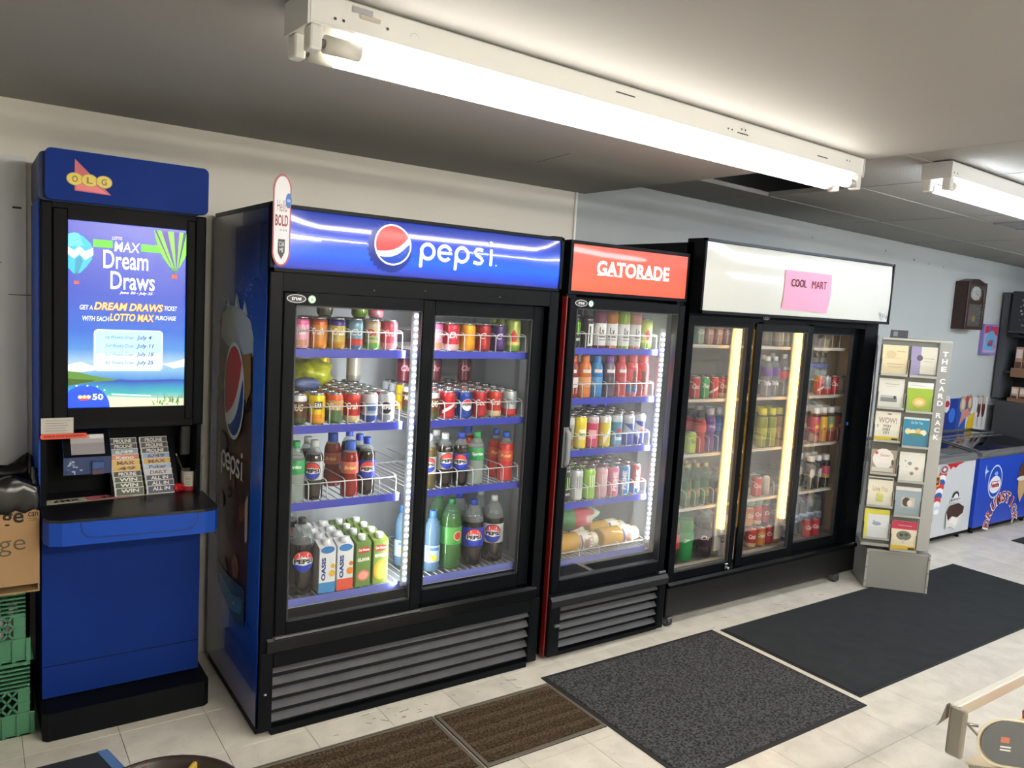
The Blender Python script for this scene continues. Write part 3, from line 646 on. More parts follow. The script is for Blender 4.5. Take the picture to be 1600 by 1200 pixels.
# sliding doors: glass areas measured at 2.227-2.665, 2.784-3.205, 3.318-3.738
da = doorframe(cc, 2.19, 2.715, .247, 1.665, CY+.004, CY+.030, .04, BLACK)
db = doorframe(cc, 2.735, 3.262, .247, 1.665, CY-.004, CY+.020, .052, BLACKG)
dc = doorframe(cc, 3.262, 3.80, .247, 1.665, CY+.034, CY+.060, .056, BLACK)
g = G(); g.circ(2.805, 1.688, .03, '#b9bcbf', .014).circ(2.805, 1.688, .027, '#101214', .011).text('true', 2.79, 1.683, 2.82, 1.693, '#d7d9da', .02, .2); part(g.to(MB(), front(CY-.0045)), 'maker_badge', db)
part(MB().box(2.64, 2.665, CY-.01, CY+.004, .25, .285, CHROME, .003, 1).tube([(2.652, CY-.012, .262), (2.652, CY-.025, .262)], .007, CHROME, 10), 'door_lock', da)
part(MB().box(3.762, 3.775, CY+.030, CY+.034, 1.03, 1.05, M('#2f6cc0', .4)), 'blue_sticker', dc)
CSH = [1.52, 1.218, .91, .605]
for z in CSH:
    for (a, b, e0, pt_, n_) in ((2.265, 2.78, 2.392, .0755, 5), (2.82, 3.40, 3.01, .08, 5), (3.43, 3.865, 3.545, .08, 4)): shelf(cc, a, b, CY+.10, .66, z, 5, None, fence=.085, rail=False, wire=M('#cfcabf', .35, .1), edges=[e0+pt_*i for i in range(n_)])
shelf(cc, 2.26, 3.865, CY+.10, .66, .285, 10, None, fence=0, wire=M('#b9b2a2', .4))
for k, x in enumerate((2.672, 3.232)):
    mb = MB().box(x-.03, x+.03, CY+.085, CY+.095, .33, 1.645, M('#d9d3c4', .4)); ft = part(mb, 'lamp_batten', cc)
    part(MB().tube([(x, CY+.07, .465), (x, CY+.07, 1.615)], .018, M('#ffbb4e', .3, emis=13.), 12), 'lamp_tube', ft, 'warm glowing tube')
    part(MB().tube([(x, CY+.07, .42), (x, CY+.07, .465)], .0185, M('#c9c9c6', .3, .5), 12).tube([(x, CY+.07, 1.615), (x, CY+.07, 1.64)], .0185, M('#c9c9c6', .3, .5), 12), 'tube_ferrule', ft)
# ============================================================ drinks
SILV = M('#c4c7ca', .25, .9)
def K(name, cat, desc, body, parts, w): return dict(name=name, cat=cat, desc=desc, body=body, parts=parts, w=w)
KIND = {}
def can(key, desc, base, top=None, bot=None, band=None, text=None, tc='#f2f2f2', vert=False, h=.122, r=.0325, art=None, rough=.28, metal=.25, ts=1.):
    top = top or base; bot = bot or base
    B, T, Bo = (M(c, rough, metal) for c in (base, top, bot))
    s = h/.122; Z = lambda z: z*s if z > .02 and z < .1 else (z if z <= .02 else h-(.122-z))
    pr = [(.020, .003), (.025, 0), (.0275, .004), (r, .013), (r, .030 if bot != base else .014), (r, Z(.06)), (r, h*.76), (r, h-.016), (.0285, h-.007), (.0265, h-.004)]
    mb = MB().lathe(pr, [SILV, SILV, Bo, Bo, B, B, T if top != base else B, T, SILV], 18)
    g = G(rough=.3, step=.00012)
    if band: g.rect(-.05, h*band[0], .05, h*band[1], band[2])
    if art:
        for a in art:
            if a[0] == 'c': g.circ(a[1], a[2]*h, a[3], a[4], a[5] if len(a) > 5 else None, 16)
            elif a[0] == 'r': g.rect(a[1], a[2]*h, a[3], a[4]*h, a[5])
            elif a[0] == 'p': g.poly([(x, y*h) for x, y in a[1]], a[2])
            elif a[0] == 't': g.text(a[1], a[2], a[3]*h, a[4], a[5]*h, a[6], .03)
    if text:
        if vert: g.text(text, -.012*ts, h*.2, .012*ts, h*.82, tc, .04, rot=90)
        else: g.text(text, -.024*ts, h*.46, .024*ts, h*.68, tc, .03, .25)
    if g.p: g.to(mb, cyl(r), off=.0004, wrap=.007)
    lid = MB().lathe([(.0262, h-.0045), (.0268, h-.001), (.0255, h), (.0240, h-.004), (.001, h-.004)], SILV, 18, cap=False).box(-.008, .008, -.012, .01, h-.004, h-.002, M('#aeb1b4', .3, .9))
    KIND[key] = K('drink_can', 'can', desc, mb.mesh('drink_can'), [('lid', lid.mesh('lid'))], r)
def newpepsi(g, v, r, txt='PEPSI', blk='#101114'):
    g.circ(0, v, r*1.06, blk, n=28).circ(0, v, r*.97, '#e9ebee', n=28)
    g.poly(arc(0, v, r*.97, 14, 166, 14)+[(-r*.5, v+r*.30), (0, v+r*.40), (r*.5, v+r*.30)], '#d8433f')
    g.poly(arc(0, v, r*.97, 196, 344, 14)+[(r*.5, v-r*.28), (0, v-r*.38), (-r*.5, v-r*.28)], '#2338b0')
    g.text(txt, -r*.86, v-r*.2, r*.86, v+r*.24, blk, .05)
def bottle(key, desc, liq, cap, label=None, lz=(.36, .60), text=None, tc='#f4f4f4', r=.0355, h=.235, fill=.8, alpha=.75, logo=False, neck=.35, shape='pet', art=None, vert=False, cat='bottle', name='drink_bottle', ts=1., clear='#c9d2d4'):
    lq = liquid(liq, alpha) if alpha < 1 else M(liq, .1, coat=.5); cl = liquid(clear, .22)
    if shape == 'pet': pr = [(.7, 0), (.9, .005), (1, .03), (1, lz[0]-.015), (.97, lz[0]), (.97, lz[1]), (1, lz[1]+.015), (.98, .70), (.86, .77), (.62, .84), (.42, .89), (.37, .91), (.37, .935)]
    elif shape == 'big': pr = [(.55, 0), (.8, .004), (1, .04), (1, lz[0]-.01), (.985, lz[0]), (.985, lz[1]), (1, lz[1]+.01), (.97, .68), (.84, .77), (.62, .85), (.38, .91), (.27, .935), (.26, .955)]
    elif shape == 'wide': pr = [(.85, 0), (.97, .01), (1, .04), (1, lz[0]-.01), (.985, lz[0]), (.985, lz[1]), (1, lz[1]+.01), (.99, .72), (.93, .78), (.80, .82), (.62, .85), (.60, .865), (.60, .88)]
    elif shape == 'waist': pr = [(.8, 0), (.95, .01), (1, .05), (1, .25), (.86, .36), (.86, lz[0]), (.97, lz[0]+.04), (.97, lz[1]), (1, lz[1]+.015), (.95, .72), (.8, .8), (.52, .87), (.5, .885)]
    elif shape == 'glass': pr = [(.85, 0), (.98, .01), (1, .03), (1, lz[0]), (.995, lz[0]+.01), (.995, lz[1]), (1, lz[1]+.01), (.95, .60), (.72, .70), (.46, .80), (.37, .90), (.36, .93), (.38, .955)]
    pr = [(a*r, b*h) for a, b in pr]
    fm = []
    for i in range(len(pr)-1): fm.append(lq if (pr[i][1]+pr[i+1][1])/2 < fill*h else cl)
    mb = MB().lathe(pr, fm, 18); parts = []
    top = pr[-1][1]; cr = pr[-1][0]*1.22
    cm = M(cap, .4)
    cp = MB().lathe([(cr, top-.012), (cr, top-.002), (cr*.98, h-.002), (cr*.88, h)], cm, 14) if shape != 'sport' else None
    parts.append(('cap', cp.mesh('cap')))
    if label or text or logo or art:
        lb = MB(); rl = r*(.985 if shape != 'waist' else .98)
        if label: lb.lathe([(rl, lz[0]*h+.001), (rl+.0004, lz[0]*h+.002), (rl+.0004, lz[1]*h-.002), (rl, lz[1]*h-.001)], M(label, .35), 24, cap=False)
        g = G(rough=.35, step=.00015); mid = (lz[0]+lz[1])/2*h; hh = (lz[1]-lz[0])*h
        if art:
            for a in art:
                if a[0] == 'c': g.circ(a[1], a[2]*h, a[3], a[4], a[5] if len(a) > 5 else None, 16)
                elif a[0] == 'r': g.rect(a[1], a[2]*h, a[3], a[4]*h, a[5])
                elif a[0] == 't': g.text(a[1], a[2], a[3]*h, a[4], a[5]*h, a[6], .03)
        if logo: newpepsi(g, mid, min(hh*.44, r*.95))
        if text:
            if vert: g.text(text, -r*.36*ts, lz[0]*h+hh*.08, r*.36*ts, lz[1]*h-hh*.08, tc, .05, rot=90)
            else: g.text(text, -r*.72*ts, mid-hh*.14*ts, r*.72*ts, mid+hh*.16*ts, tc, .03, .2)
        if g.p: g.to(lb, cyl(rl+.0006), off=.0005, wrap=r*.22)
        parts.append(('label', lb.mesh('label')))
    KIND[key] = K(name, cat, desc, mb.mesh(name), parts, r)
def carton(key, desc, col, cap='#e6e8ea', art=None, w=.068, h=.215):
    B = M(col, .4); a = w/2
    mb = MB().box(-a, a, -a, a, 0, h*.86, B, .002, 1)
    mb.add([(-a, -a, h*.858), (a, -a, h*.858), (a, a, h*.858), (-a, a, h*.858), (-a, a*.7, h*.95), (a, a*.7, h*.95)], [(0, 1, 5, 4), (2, 3, 4, 5), (1, 2, 5), (3, 0, 4)], B)
    g = G(rough=.4, step=.00015)
    for q in art:
        if q[0] == 'r': g.rect(q[1]*w, q[2]*h, q[3]*w, q[4]*h, q[5])
        elif q[0] == 'c': g.circ(q[1]*w, q[2]*h, q[3]*w, q[4], q[5]*w if len(q) > 5 else None, 16)
        elif q[0] == 't': g.text(q[1], q[2]*w, q[3]*h, q[4]*w, q[5]*h, q[6], .03)
        elif q[0] == 'v': g.text(q[1], q[2]*w, q[3]*h, q[4]*w, q[5]*h, q[6], .05, rot=90)
    pr = g.to(MB(), front(-a), off=.0003)
    cp = MB().lathe([(.0155, h*.89), (.0155, h*.995), (.0145, h)], M(cap, .4), 14, 0, -a*.25, 0)
    KIND[key] = K('juice_carton', 'carton', desc, mb.mesh('juice_carton'), [('cap', cp.mesh('cap')), ('print', pr.mesh('print'))], a)
ORD = ['first', 'second', 'third', 'fourth', 'fifth', 'sixth', 'seventh', 'eighth', 'ninth', 'tenth', 'eleventh', 'twelfth', 'thirteenth']
def place(key, x, y, z, label, group=None, rz=None, rot=None):
    k = KIND[key]; o = bpy.data.objects.new(k['name'], k['body']); COL.objects.link(o)
    o.location = (x, y, z); o.rotation_euler = rot if rot else (0, 0, R.uniform(-.6, -.02) if rz is None else rz)
    tag(o, label, k['cat'], group)
    for n, me in k['parts']:
        c = bpy.data.objects.new(n, me); COL.objects.link(c); c.parent = o
    return o
CNT = {}
def row(keys, xs, y, z, rowname, where, group, jy=.004):
    """one row across a shelf, left to right; None leaves a lane empty"""
    n = 0
    for k, x in zip(keys, xs):
        if k is None: continue
        place(k, x, y+R.uniform(-jy, jy), z, '%s, %s in %s row, %s' % (KIND[k]['desc'], ORD[n], rowname, where), group); n += 1
def lanes(a, pitch, n): return [a+pitch*(i+.5) for i in range(n)]
def can_block(front_keys, mix, xs, yf, z, nrows, where, group, pitch=.069):
    row(front_keys, xs, yf, z, 'front', where, group, .003)
    for r_ in range(1, nrows):
        ks = [(k if R.random() < .72 else R.choice(mix)) if k else None for k in front_keys]
        row(ks, xs, yf+pitch*r_, z, ORD[r_], where, group, .002)
# ---- cans
can('pinkcrush', 'pink fruit can', '#d9a0b4', top='#cf5f93', text='Crush', art=[('r', -.03, .12, .03, .3, '#b98a6a')])
can('orangecrush', 'orange fruit can', '#c98642', top='#b4572c', bot='#d98a2c', text='Crush', tc='#f0e9e0')
can('goldcrush', 'gold and purple can', '#b5a25a', top='#3a2a78', bot='#b98a2c', text='Crush', tc='#f4efdc')
can('bluered', 'blue can with red patch', '#6f93a8', bot='#54789a', band=(.14, .36, '#a8322c'), text='Co', tc='#c9d4dc')
can('drwhite', 'white and green can', '#b9a58c', bot='#5f9a4a', text='Dr', tc='#b3282c', art=[('r', -.03, .34, .03, .42, '#5f9a4a')])
can('redcream', 'rosy red can', '#c64a5e', bot='#d78a9a', text='Orch', tc='#f0c9d0')
can('redwhite', 'red and white can', '#c02c44', bot='#d2b9bc', text='Dr', tc='#f4e6e8')
can('yellow', 'plain yellow can', '#e0a01e', bot='#d8941a')
can('crimson', 'dark red can', '#9a1c26', text='C', tc='#e6c0b8', ts=.6, art=[('c', 0, .36, .016, '#b5302e')])
can('purple', 'dark purple can', '#3a2060', text='C', tc='#cdbfe6', ts=.6, art=[('c', 0, .36, .016, '#4c2e7a')])
can('aritall', 'tall lime green can', '#a9bd62', bot='#7aa83a', h=.155, art=[('p', [(0, .66), (.018, .48), (.01, .3), (-.01, .3), (-.018, .48)], '#c8323a'), ('r', -.04, .22, .04, .3, '#e0c87a')])
can('brown', 'brown root beer can', '#5a3a22', top='#c9ccce', bot='#4a5a3a', text='MUG', tc='#d9c9a8')
can('yellowear', 'yellow can with dark letters', '#e8c81c', bot='#e0a01a', art=[('r', -.002, .5, .03, .74, '#1c2a4a'), ('t', 'EAR', .0, .54, .028, .7, '#f4f4f4'), ('r', -.03, .2, .03, .34, '#e08a1a')])
can('orangegreen', 'orange and green can', '#c9a06a', top='#d0562a', bot='#3f6a3c', art=[('r', -.035, .1, .035, .45, '#4a6a44')], text='Bru', tc='#e8dcc0')
can('redgold', 'red can with cream base', '#b92a2c', top='#c43a2c', bot='#d9c39a', text='Crsh', tc='#f2e6d0')
can('whiteblue', 'white and blue can', '#c9cfd6', bot='#2c4a94', art=[('r', -.03, .3, .03, .66, '#8f9fb8'), ('r', -.02, .4, .02, .56, '#3a548f')])
can('silvercola', 'silver cola can', '#b7bbc0', bot='#8b9098', art=[('c', 0, .48, .024, '#15161a'), ('t', 'PEPSI', -.02, .43, .02, .54, '#e8eaec'), ('r', -.022, .54, .022, .6, '#b0282c')])
can('redcoke', 'red can with white flash', '#b8202a', art=[('p', [(-.03, .3), (.03, .6), (.03, .48), (-.03, .18)], '#e9e2dc')])
can('bluecola', 'blue cola can', '#123f9c', top='#0d3a8e', art=[('c', 0, .5, .026, '#e6e9ee'), ('p', arc(0, .5, .024, 15, 165, 8, .2)+[(0, .53)], '#cf2f35'), ('t', 'PEPSI', -.022, .46, .022, .54, '#101a3a')])
can('silverred', 'silver can with red base', '#aeb9bd', bot='#b52a2a', band=(.1, .3, '#b82c34'), text='Cc', tc='#7a8a90')
can('darkpink', 'dark cherry can', '#5a1c2c', top='#3a141e', text='Chr', tc='#c98a9a')
can('monster', 'black green-clawed energy can', '#111312', top='#1a1c1b', h=.158, art=[('p', [(-.016, .78), (-.010, .78), (-.008, .42), (-.012, .38)], '#7ec83a'), ('p', [(-.004, .8), (.003, .8), (.004, .40), (-.001, .36)], '#7ec83a'), ('p', [(.008, .78), (.015, .78), (.013, .38), (.009, .44)], '#7ec83a'), ('t', 'MONSTER', -.022, .22, .022, .3, '#dfe3e0')])
can('whitemonster', 'white energy can', '#c9cdd0', h=.158, art=[('p', [(-.016, .78), (-.010, .78), (-.008, .42), (-.012, .38)], '#8f969c'), ('p', [(-.004, .8), (.003, .8), (.004, .40), (-.001, .36)], '#8f969c'), ('p', [(.008, .78), (.015, .78), (.013, .38), (.009, .44)], '#8f969c')])
can('limemonster', 'lime energy can', '#8fc23a', h=.158, art=[('p', [(-.016, .78), (-.010, .78), (-.008, .42), (-.012, .38)], '#e4efc9'), ('p', [(-.004, .8), (.003, .8), (.004, .40), (-.001, .36)], '#e4efc9'), ('p', [(.008, .78), (.015, .78), (.013, .38), (.009, .44)], '#e4efc9')])
can('pinkmonster', 'pale pink energy can', '#cf9aa8', h=.158, art=[('p', [(-.016, .78), (-.010, .78), (-.008, .42), (-.012, .38)], '#f0dfe4'), ('p', [(-.004, .8), (.003, .8), (.004, .40), (-.001, .36)], '#f0dfe4'), ('p', [(.008, .78), (.015, .78), (.013, .38), (.009, .44)], '#f0dfe4')])
can('pinkprime', 'pink upright-lettered energy can', '#c8547e', h=.158, text='PRIME', vert=True)
can('blueprime', 'blue upright-lettered energy can', '#2478b8', h=.158, text='PRIME', vert=True)
can('redprime', 'red and blue energy can', '#a83038', bot='#2a5a9a', h=.158, text='PRIME', vert=True, band=(.08, .3, '#2a5a9a'))
can('greytea', 'grey and green tall can', '#9a9f94', top='#c2c6c4', bot='#6a7a4a', h=.165, art=[('c', .0, .6, .014, '#3a3f3a'), ('r', -.03, .12, .03, .32, '#8a4a3a')])
can('lemontall', 'yellow tall can', '#e6cf3a', h=.165, art=[('r', -.02, .3, .02, .6, '#f4ecc0'), ('t', 'lem', -.016, .4, .016, .52, '#3a8a4a')])
can('pinktall', 'pink and silver tall can', '#c63a68', top='#c4b0b8', h=.165, art=[('r', -.02, .3, .02, .56, '#e6a8bc')])
can('yellowtall', 'yellow and white tall can', '#d9c84a', top='#d4d6d0', h=.165, art=[('p', [(-.02, .3), (.02, .7), (.02, .5), (-.02, .1)], '#eef0e4')])
can('bluetall', 'teal blue tall can', '#3a86b4', top='#c0cdd2', h=.165, art=[('c', 0, .5, .014, '#c23a3a'), ('r', -.02, .2, .02, .3, '#d9e2e6')])
can('bluewhite', 'white and blue tall can', '#c3cad6', bot='#2a3f9a', h=.165, band=(.1, .4, '#2a3fa8'), art=[('p', [(-.03, .7), (.03, .4), (.03, .7)], '#3148a8')])
can('bullblue', 'deep blue energy can', '#22309a', top='#c4c8d4', h=.165, art=[('c', 0, .52, .014, '#e0a83a'), ('r', -.018, .42, .018, .5, '#c42c34'), ('p', [(-.035, .75), (0, .6), (0, .2), (-.035, .35)], '#b9bfd0')])
can('bulltall', 'taller deep blue energy can', '#2334a4', top='#2a3aa8', h=.20, art=[('c', 0, .52, .016, '#c98a9a'), ('r', -.02, .62, .02, .68, '#c8cce0')])
can('greencan', 'green soda can', '#2c9a5a', text='7up', tc='#e8f0e6')
can('palepink', 'faded pink can', '#b58a86', bot='#a07a74', text='Sn', tc='#e0cfc8')
can('paleteal', 'pale green can', '#8aa898', text='Gin', tc='#dfe8e0')
can('greycan', 'plain grey can', '#a9a89e', bot='#8f8e86')
can('redplain', 'plain red can', '#b32630', top='#a82028', text='Coc', tc='#e8d4d0')
can('limesmall', 'small lime can', '#a8c832', top='#8fb02a', text='lim', tc='#4a6a1a')
# ---- bottles
bottle('sprite', 'green labelled clear soda bottle', '#cfdcd6', '#2fa05c', '#2f9c58', (.46, .70), 'Sprite', alpha=.35, clear='#d8e4de', ts=1.05)
bottle('diet', 'silver labelled cola bottle', '#1a0f0a', '#c9cccd', '#b4b7b9', (.34, .66), logo=True, alpha=1)
bottle('dietpale', 'light brown cola bottle', '#5c5030', '#c4c8c9', '#b9bab8', (.30, .60), logo=True, alpha=.85)
bottle('cola', 'blue labelled cola bottle', '#140b09', '#1e3fb0', '#1c39b4', (.30, .62), logo=True, alpha=1)
bottle('redpop', 'red soda bottle with blue cap', '#8e1a16', '#1f4fb8', '#c9604a', (.42, .64), 'Brisk', alpha=.85, tc='#f0d08a', shape='waist', h=.225)
bottle('redpunch', 'bright red punch bottle', '#c0221c', '#1f4fb8', '#c8442c', (.42, .64), 'Punch', alpha=.92, tc='#f0c878', shape='pet', h=.225)
bottle('cola2', 'large emblem cola bottle', '#120a08', '#23252a', None, (.30, .62), logo=True, alpha=1, r=.052, h=.305, shape='big', fill=.7)
bottle('cola2b', 'large blue labelled cola bottle', '#150c0a', '#1e3fb0', '#1c39b8', (.30, .60), logo=True, alpha=1, r=.052, h=.30, shape='big', fill=.7)
bottle('diet2', 'large silver labelled cola bottle', '#1a100c', '#c9cccd', '#b9bcbf', (.30, .60), logo=True, alpha=1, r=.050, h=.305, shape='big', fill=.66)
bottle('dark2', 'large plain dark bottle', '#1c1512', '#8f9498', '#3a3530', (.30, .56), alpha=1, r=.05, h=.30, shape='big', fill=.7)
bottle('ginger2', 'large green ginger ale bottle', '#3f6a3a', '#1f6a3c', '#4f9a4a', (.36, .62), alpha=.85, r=.05, h=.315, shape='big', fill=.75, clear='#8fc09a', art=[('c', .012, .49, .022, '#d8c9a0'), ('c', .012, .49, .018, '#c23a30')])
bottle('water', 'lemon labelled blue water bottle', '#7fa6c8', '#3a6fb8', '#a9c6dc', (.16, .44), alpha=.4, r=.036, h=.27, fill=.9, shape='pet', clear='#a9c4dc', art=[('c', .006, .24, .013, '#d8d02a'), ('c', -.012, .28, .010, '#e0dc5a'), ('r', -.03, .36, .03, .41, '#4a7ab8')])
for kk, c1, c2 in (('vitp', 'purple', '#6a2a4a'), ('vito', 'orange', '#b8702c'), ('vitg', 'lime green', '#94b838'), ('vitk', 'peach pink', '#c07a6a')):
    bottle(kk, 'white labelled '+c1+' drink bottle', c2, '#4a2c34' if c1 == 'purple' else c2, '#d0d2d2', (.06, .55), alpha=.8, r=.034, h=.225, fill=.85, shape='wide', art=[('t', 'Lv', -.012, .3, .012, .46, '#1a1a1c'), ('r', -.02, .24, .02, .27, '#4a4c50'), ('r', -.02, .18, .02, .2, '#6a6c70')])
bottle('starb', 'dark coffee bottle', '#1c1a22', '#2a2a34', None, (.06, .62), alpha=1, r=.031, h=.19, shape='wide', art=[('r', -.001, .06, .03, .62, '#d9dada'), ('r', .004, .12, .012, .56, '#2a2a2c')])
for kk, d, c1, c2, c3 in (('gred', 'dark red sports bottle', '#8e1f28', '#e0642c', '#d0c8c8'), ('gorange', 'orange sports bottle', '#d0742a', '#c86a2c', '#c98a5a'), ('gblue', 'blue sports bottle', '#2a78b8', '#2a70b4', '#3a86c0'), ('gpurple', 'purple topped sports bottle', '#5a4a66', '#7a4a9a', '#3a3444'), ('gpink', 'rosy red sports bottle', '#b82a3a', '#b02838', '#a82434')):
    bottle(kk, d, c1, c2, c3, (.10, .5), alpha=.85, r=.0345, h=.205, fill=.9, shape='waist', art=[('r', -.02, .6, .02, .68, '#d9d4d4')])
bottle('primered', 'red bottle with blue base', '#c8303a', '#d23a44', '#cf3540', (.08, .68), 'PRIME', '#151518', r=.034, h=.21, alpha=1, shape='wide', vert=True, art=[('r', -.05, .09, .05, .28, '#2f7ac0')])
bottle('primeall', 'all red upright-lettered bottle', '#c42a30', '#d0343a', '#c8302f', (.08, .68), 'PRIME', '#1c1416', r=.034, h=.21, alpha=1, shape='wide', vert=True)
bottle('oil', 'golden juice bottle lying on its side', '#c99a2a', '#d9d4c0', '#e0dccb', (.50, .80), alpha=.8, r=.052, h=.26, fill=.9, shape='wide', art=[('r', -.05, .51, .05, .56, '#3a3a72'), ('c', 0, .66, .024, '#8a4a34'), ('r', -.03, .70, .03, .74, '#7a7a86'), ('r', -.03, .6, .03, .62, '#9a8a6a')])
bottle('powred', 'tall red sports drink bottle', '#a01c24', '#1a1a1e', '#c0343a', (.5, .66), alpha=.9, r=.037, h=.235, shape='waist')
bottle('powpur', 'purple sports drink bottle', '#5a2f86', '#b9b4c4', '#6a3a9a', (.48, .66), alpha=.85, r=.037, h=.25, shape='waist', art=[('t', 'PWR', -.02, .55, .02, .62, '#e0d8ea')])
bottle('powblu', 'blue sports drink bottle', '#3a5fa8', '#b4bccb', '#4a6fb0', (.48, .66), alpha=.7, r=.037, h=.25, shape='waist')
bottle('glass7', 'green glass soda bottle', '#2a5a34', '#c2b98a', '#2c7a40', (.2, .42), alpha=.8, r=.031, h=.24, fill=.6, shape='glass', clear='#7fae8a', art=[('c', .01, .34, .011, '#c8443a')])
bottle('glassd', 'dark glass soda bottle', '#2a1a14', '#b98a5a', '#3a2a20', (.2, .42), alpha=.95, r=.030, h=.21, fill=.6, shape='glass', art=[('c', .004, .38, .013, '#c85a5a')])
bottle('big7', 'large green lemon-lime bottle', '#1f8a3c', '#c9d4cc', '#1c9440', (.24, .56), '7', '#eef4ee', r=.052, h=.31, alpha=.9, shape='big', clear='#6fc088', ts=.6)
bottle('bigdp', 'large dark plum soda bottle', '#2a1216', '#8a2a34', '#3c1a22', (.22, .56), 'Dr', '#e9e0e0', r=.052, h=.315, alpha=1, shape='big', fill=.7, ts=.8)
bottle('bigred', 'large red labelled cola bottle', '#1a0c0a', '#b9222a', '#b8222c', (.3, .58), alpha=1, r=.05, h=.30, shape='big')
bottle('clearpur', 'purple labelled clear water bottle', '#c9d0d8', '#dfe3e6', '#6a4a9a', (.5, .72), alpha=.3, r=.033, h=.24, clear='#d8dde2', art=[('t', 'life', -.02, .28, .02, .40, '#e6e9ee')])
bottle('clearred', 'clear bottle with red label', '#c9cfd2', '#e0e2e3', '#c8403a', (.42, .60), alpha=.3, r=.036, h=.255, clear='#dde0e2', art=[('t', 'JUST', -.024, .62, .024, .70, '#eceeee')])
bottle('greenjuice', 'green juice bottle with yellow cap', '#8f9a3a', '#c9c832', '#a0a84a', (.2, .5), alpha=.8, r=.035, h=.235, shape='wide', clear='#c9cca0')
bottle('tanjuice', 'amber juice bottle with yellow cap', '#a8875a', '#c9c23a', '#b08f5c', (.2, .5), alpha=.8, r=.035, h=.235, shape='wide', clear='#d0c8a8')
bottle('blackcap', 'black capped clear bottle', '#c2cad0', '#1a1a1c', '#4a5aa8', (.62, .74), alpha=.3, r=.032, h=.26, clear='#d4dade')
for kk, d, c in (('jp', 'pink labelled juice bottle', '#b83a5a'), ('jy', 'yellow labelled juice bottle', '#d8a82a'), ('jg', 'grey-green labelled juice bottle', '#7a8a6a'), ('jr', 'red labelled juice bottle', '#b82c34')):
    bottle(kk, d, '#7a2a22' if kk != 'jy' else '#c8842a', '#e4e6e6', c, (.30, .74), alpha=1, r=.036, h=.225, shape='wide', art=[('r', -.05, .74, .05, .80, '#151517'), ('c', .0, .45, .014, '#d8c23a'), ('c', .01, .38, .012, '#c8442c')])
bottle('milkd', 'black and white milkshake bottle', '#1a1a1e', '#e2e4e4', '#2a2a30', (.2, .8), alpha=1, r=.034, h=.215, shape='wide', art=[('c', 0, .48, .018, '#c9c8c4', .03)])
bottle('milkp', 'pink labelled black milkshake bottle', '#1a1a1e', '#e2e4e4', '#b83a6a', (.3, .66), alpha=1, r=.034, h=.215, shape='wide', art=[('r', -.05, .3, .05, .4, '#b8942c')])
bottle('bigwater', 'blue capped large water bottle', '#b9c6d2', '#2a5ab0', '#b9c9dc', (.3, .5), alpha=.32, r=.04, h=.27, clear='#ccd8e2', art=[('t', 'EVO', -.02, .36, .02, .44, '#3a5a9a')])
carton('oasisy', 'white yellow-fruit carton', '#dfe3e6', art=[('r', -.5, .0, .5, .2, '#3a86c0'), ('c', .3, .36, .2, '#e0b83a'), ('c', .34, .5, .14, '#d8a82a'), ('c', 0, .82, .42, '#2f78bc', .22), ('v', 'OASIS', -.36, .24, -.1, .68, '#1c3f86')])
carton('oasisr', 'white orange-fruit carton', '#dfe3e6', art=[('r', -.5, .0, .5, .22, '#d8543a'), ('c', .3, .36, .22, '#e08a2a'), ('c', .36, .5, .14, '#c87a2a'), ('c', 0, .82, .42, '#2f78bc', .22), ('v', 'OASIS', -.36, .24, -.1, .68, '#1c3f86')])
carton('guava', 'green guava carton', '#5f7f3c', art=[('c', 0, .22, .4, '#c86a5a', .34), ('c', 0, .22, .3, '#e09a8a', .24), ('c', 0, .72, .44, '#b0322c', .2), ('t', 'Del Monte', -.36, .70, .36, .75, '#f0e6d8'), ('t', 'GUAVA', -.4, .50, .4, .57, '#f4f0e4')])
carton('mango', 'green mango carton', '#6f8a3a', art=[('c', 0, .28, .44, '#d8962a', .62), ('c', .05, .26, .34, '#e8b04a', .5), ('c', 0, .72, .44, '#b0322c', .2), ('t', 'Del Monte', -.36, .70, .36, .75, '#f0e6d8'), ('t', 'MANGO', -.4, .54, .4, .61, '#f4f0e4')])
carton('dasani', 'white carton with orange picture', '#d9d4cc', art=[('r', .02, .04, .5, .75, '#c8742c'), ('v', 'OASIS', -.36, .3, -.06, .8, '#2a2a34')], w=.09, h=.25)
# ============================================================ stocking the blue cooler
LA = lanes(.122, .0745, 6); RA = lanes(.703, .0805, 6); YC = .118
w1, w2 = 'blue cooler left door', 'blue cooler right door'
gA = 'cans and bottles in the blue cooler'
f1 = ['pinkcrush', 'orangecrush', 'goldcrush', 'bluered', 'drwhite', 'redcream']; f2 = ['pinkcrush', 'redwhite', 'yellow', 'crimson', 'purple', 'aritall']
row(f1, LA, YC, PSH[0], 'front', 'top shelf, '+w1, gA); row(f2, RA, YC, PSH[0], 'front', 'top shelf, '+w2, gA)
for r_ in (1, 2):
    row(f1, LA, YC+.07*r_, PSH[0], ORD[r_], 'top shelf, '+w1, gA, .002); row(f2[:5]+['aritall'], RA, YC+.07*r_, PSH[0], ORD[r_], 'top shelf, '+w2, gA, .002)
row([f1[0], None, 'greycan', None, 'aritall', f1[5]], LA, YC+.14, PSH[0]+.123, 'upper stacked', 'top shelf, '+w1, gA, .002)
h1 = ['brown', 'yellowear', 'orangegreen', 'redgold', 'whiteblue', 'silvercola']; h2 = ['brown', 'redcoke', 'bluecola', 'redplain', 'redgold', 'silverred']
mx = ['redplain', 'redgold', 'silverred', 'whiteblue', 'yellowear', 'crimson']
can_block(h1, mx, LA, YC, PSH[1], 7, 'second shelf, '+w1, gA); can_block(h2, mx, RA, YC, PSH[1], 7, 'second shelf, '+w2, gA)
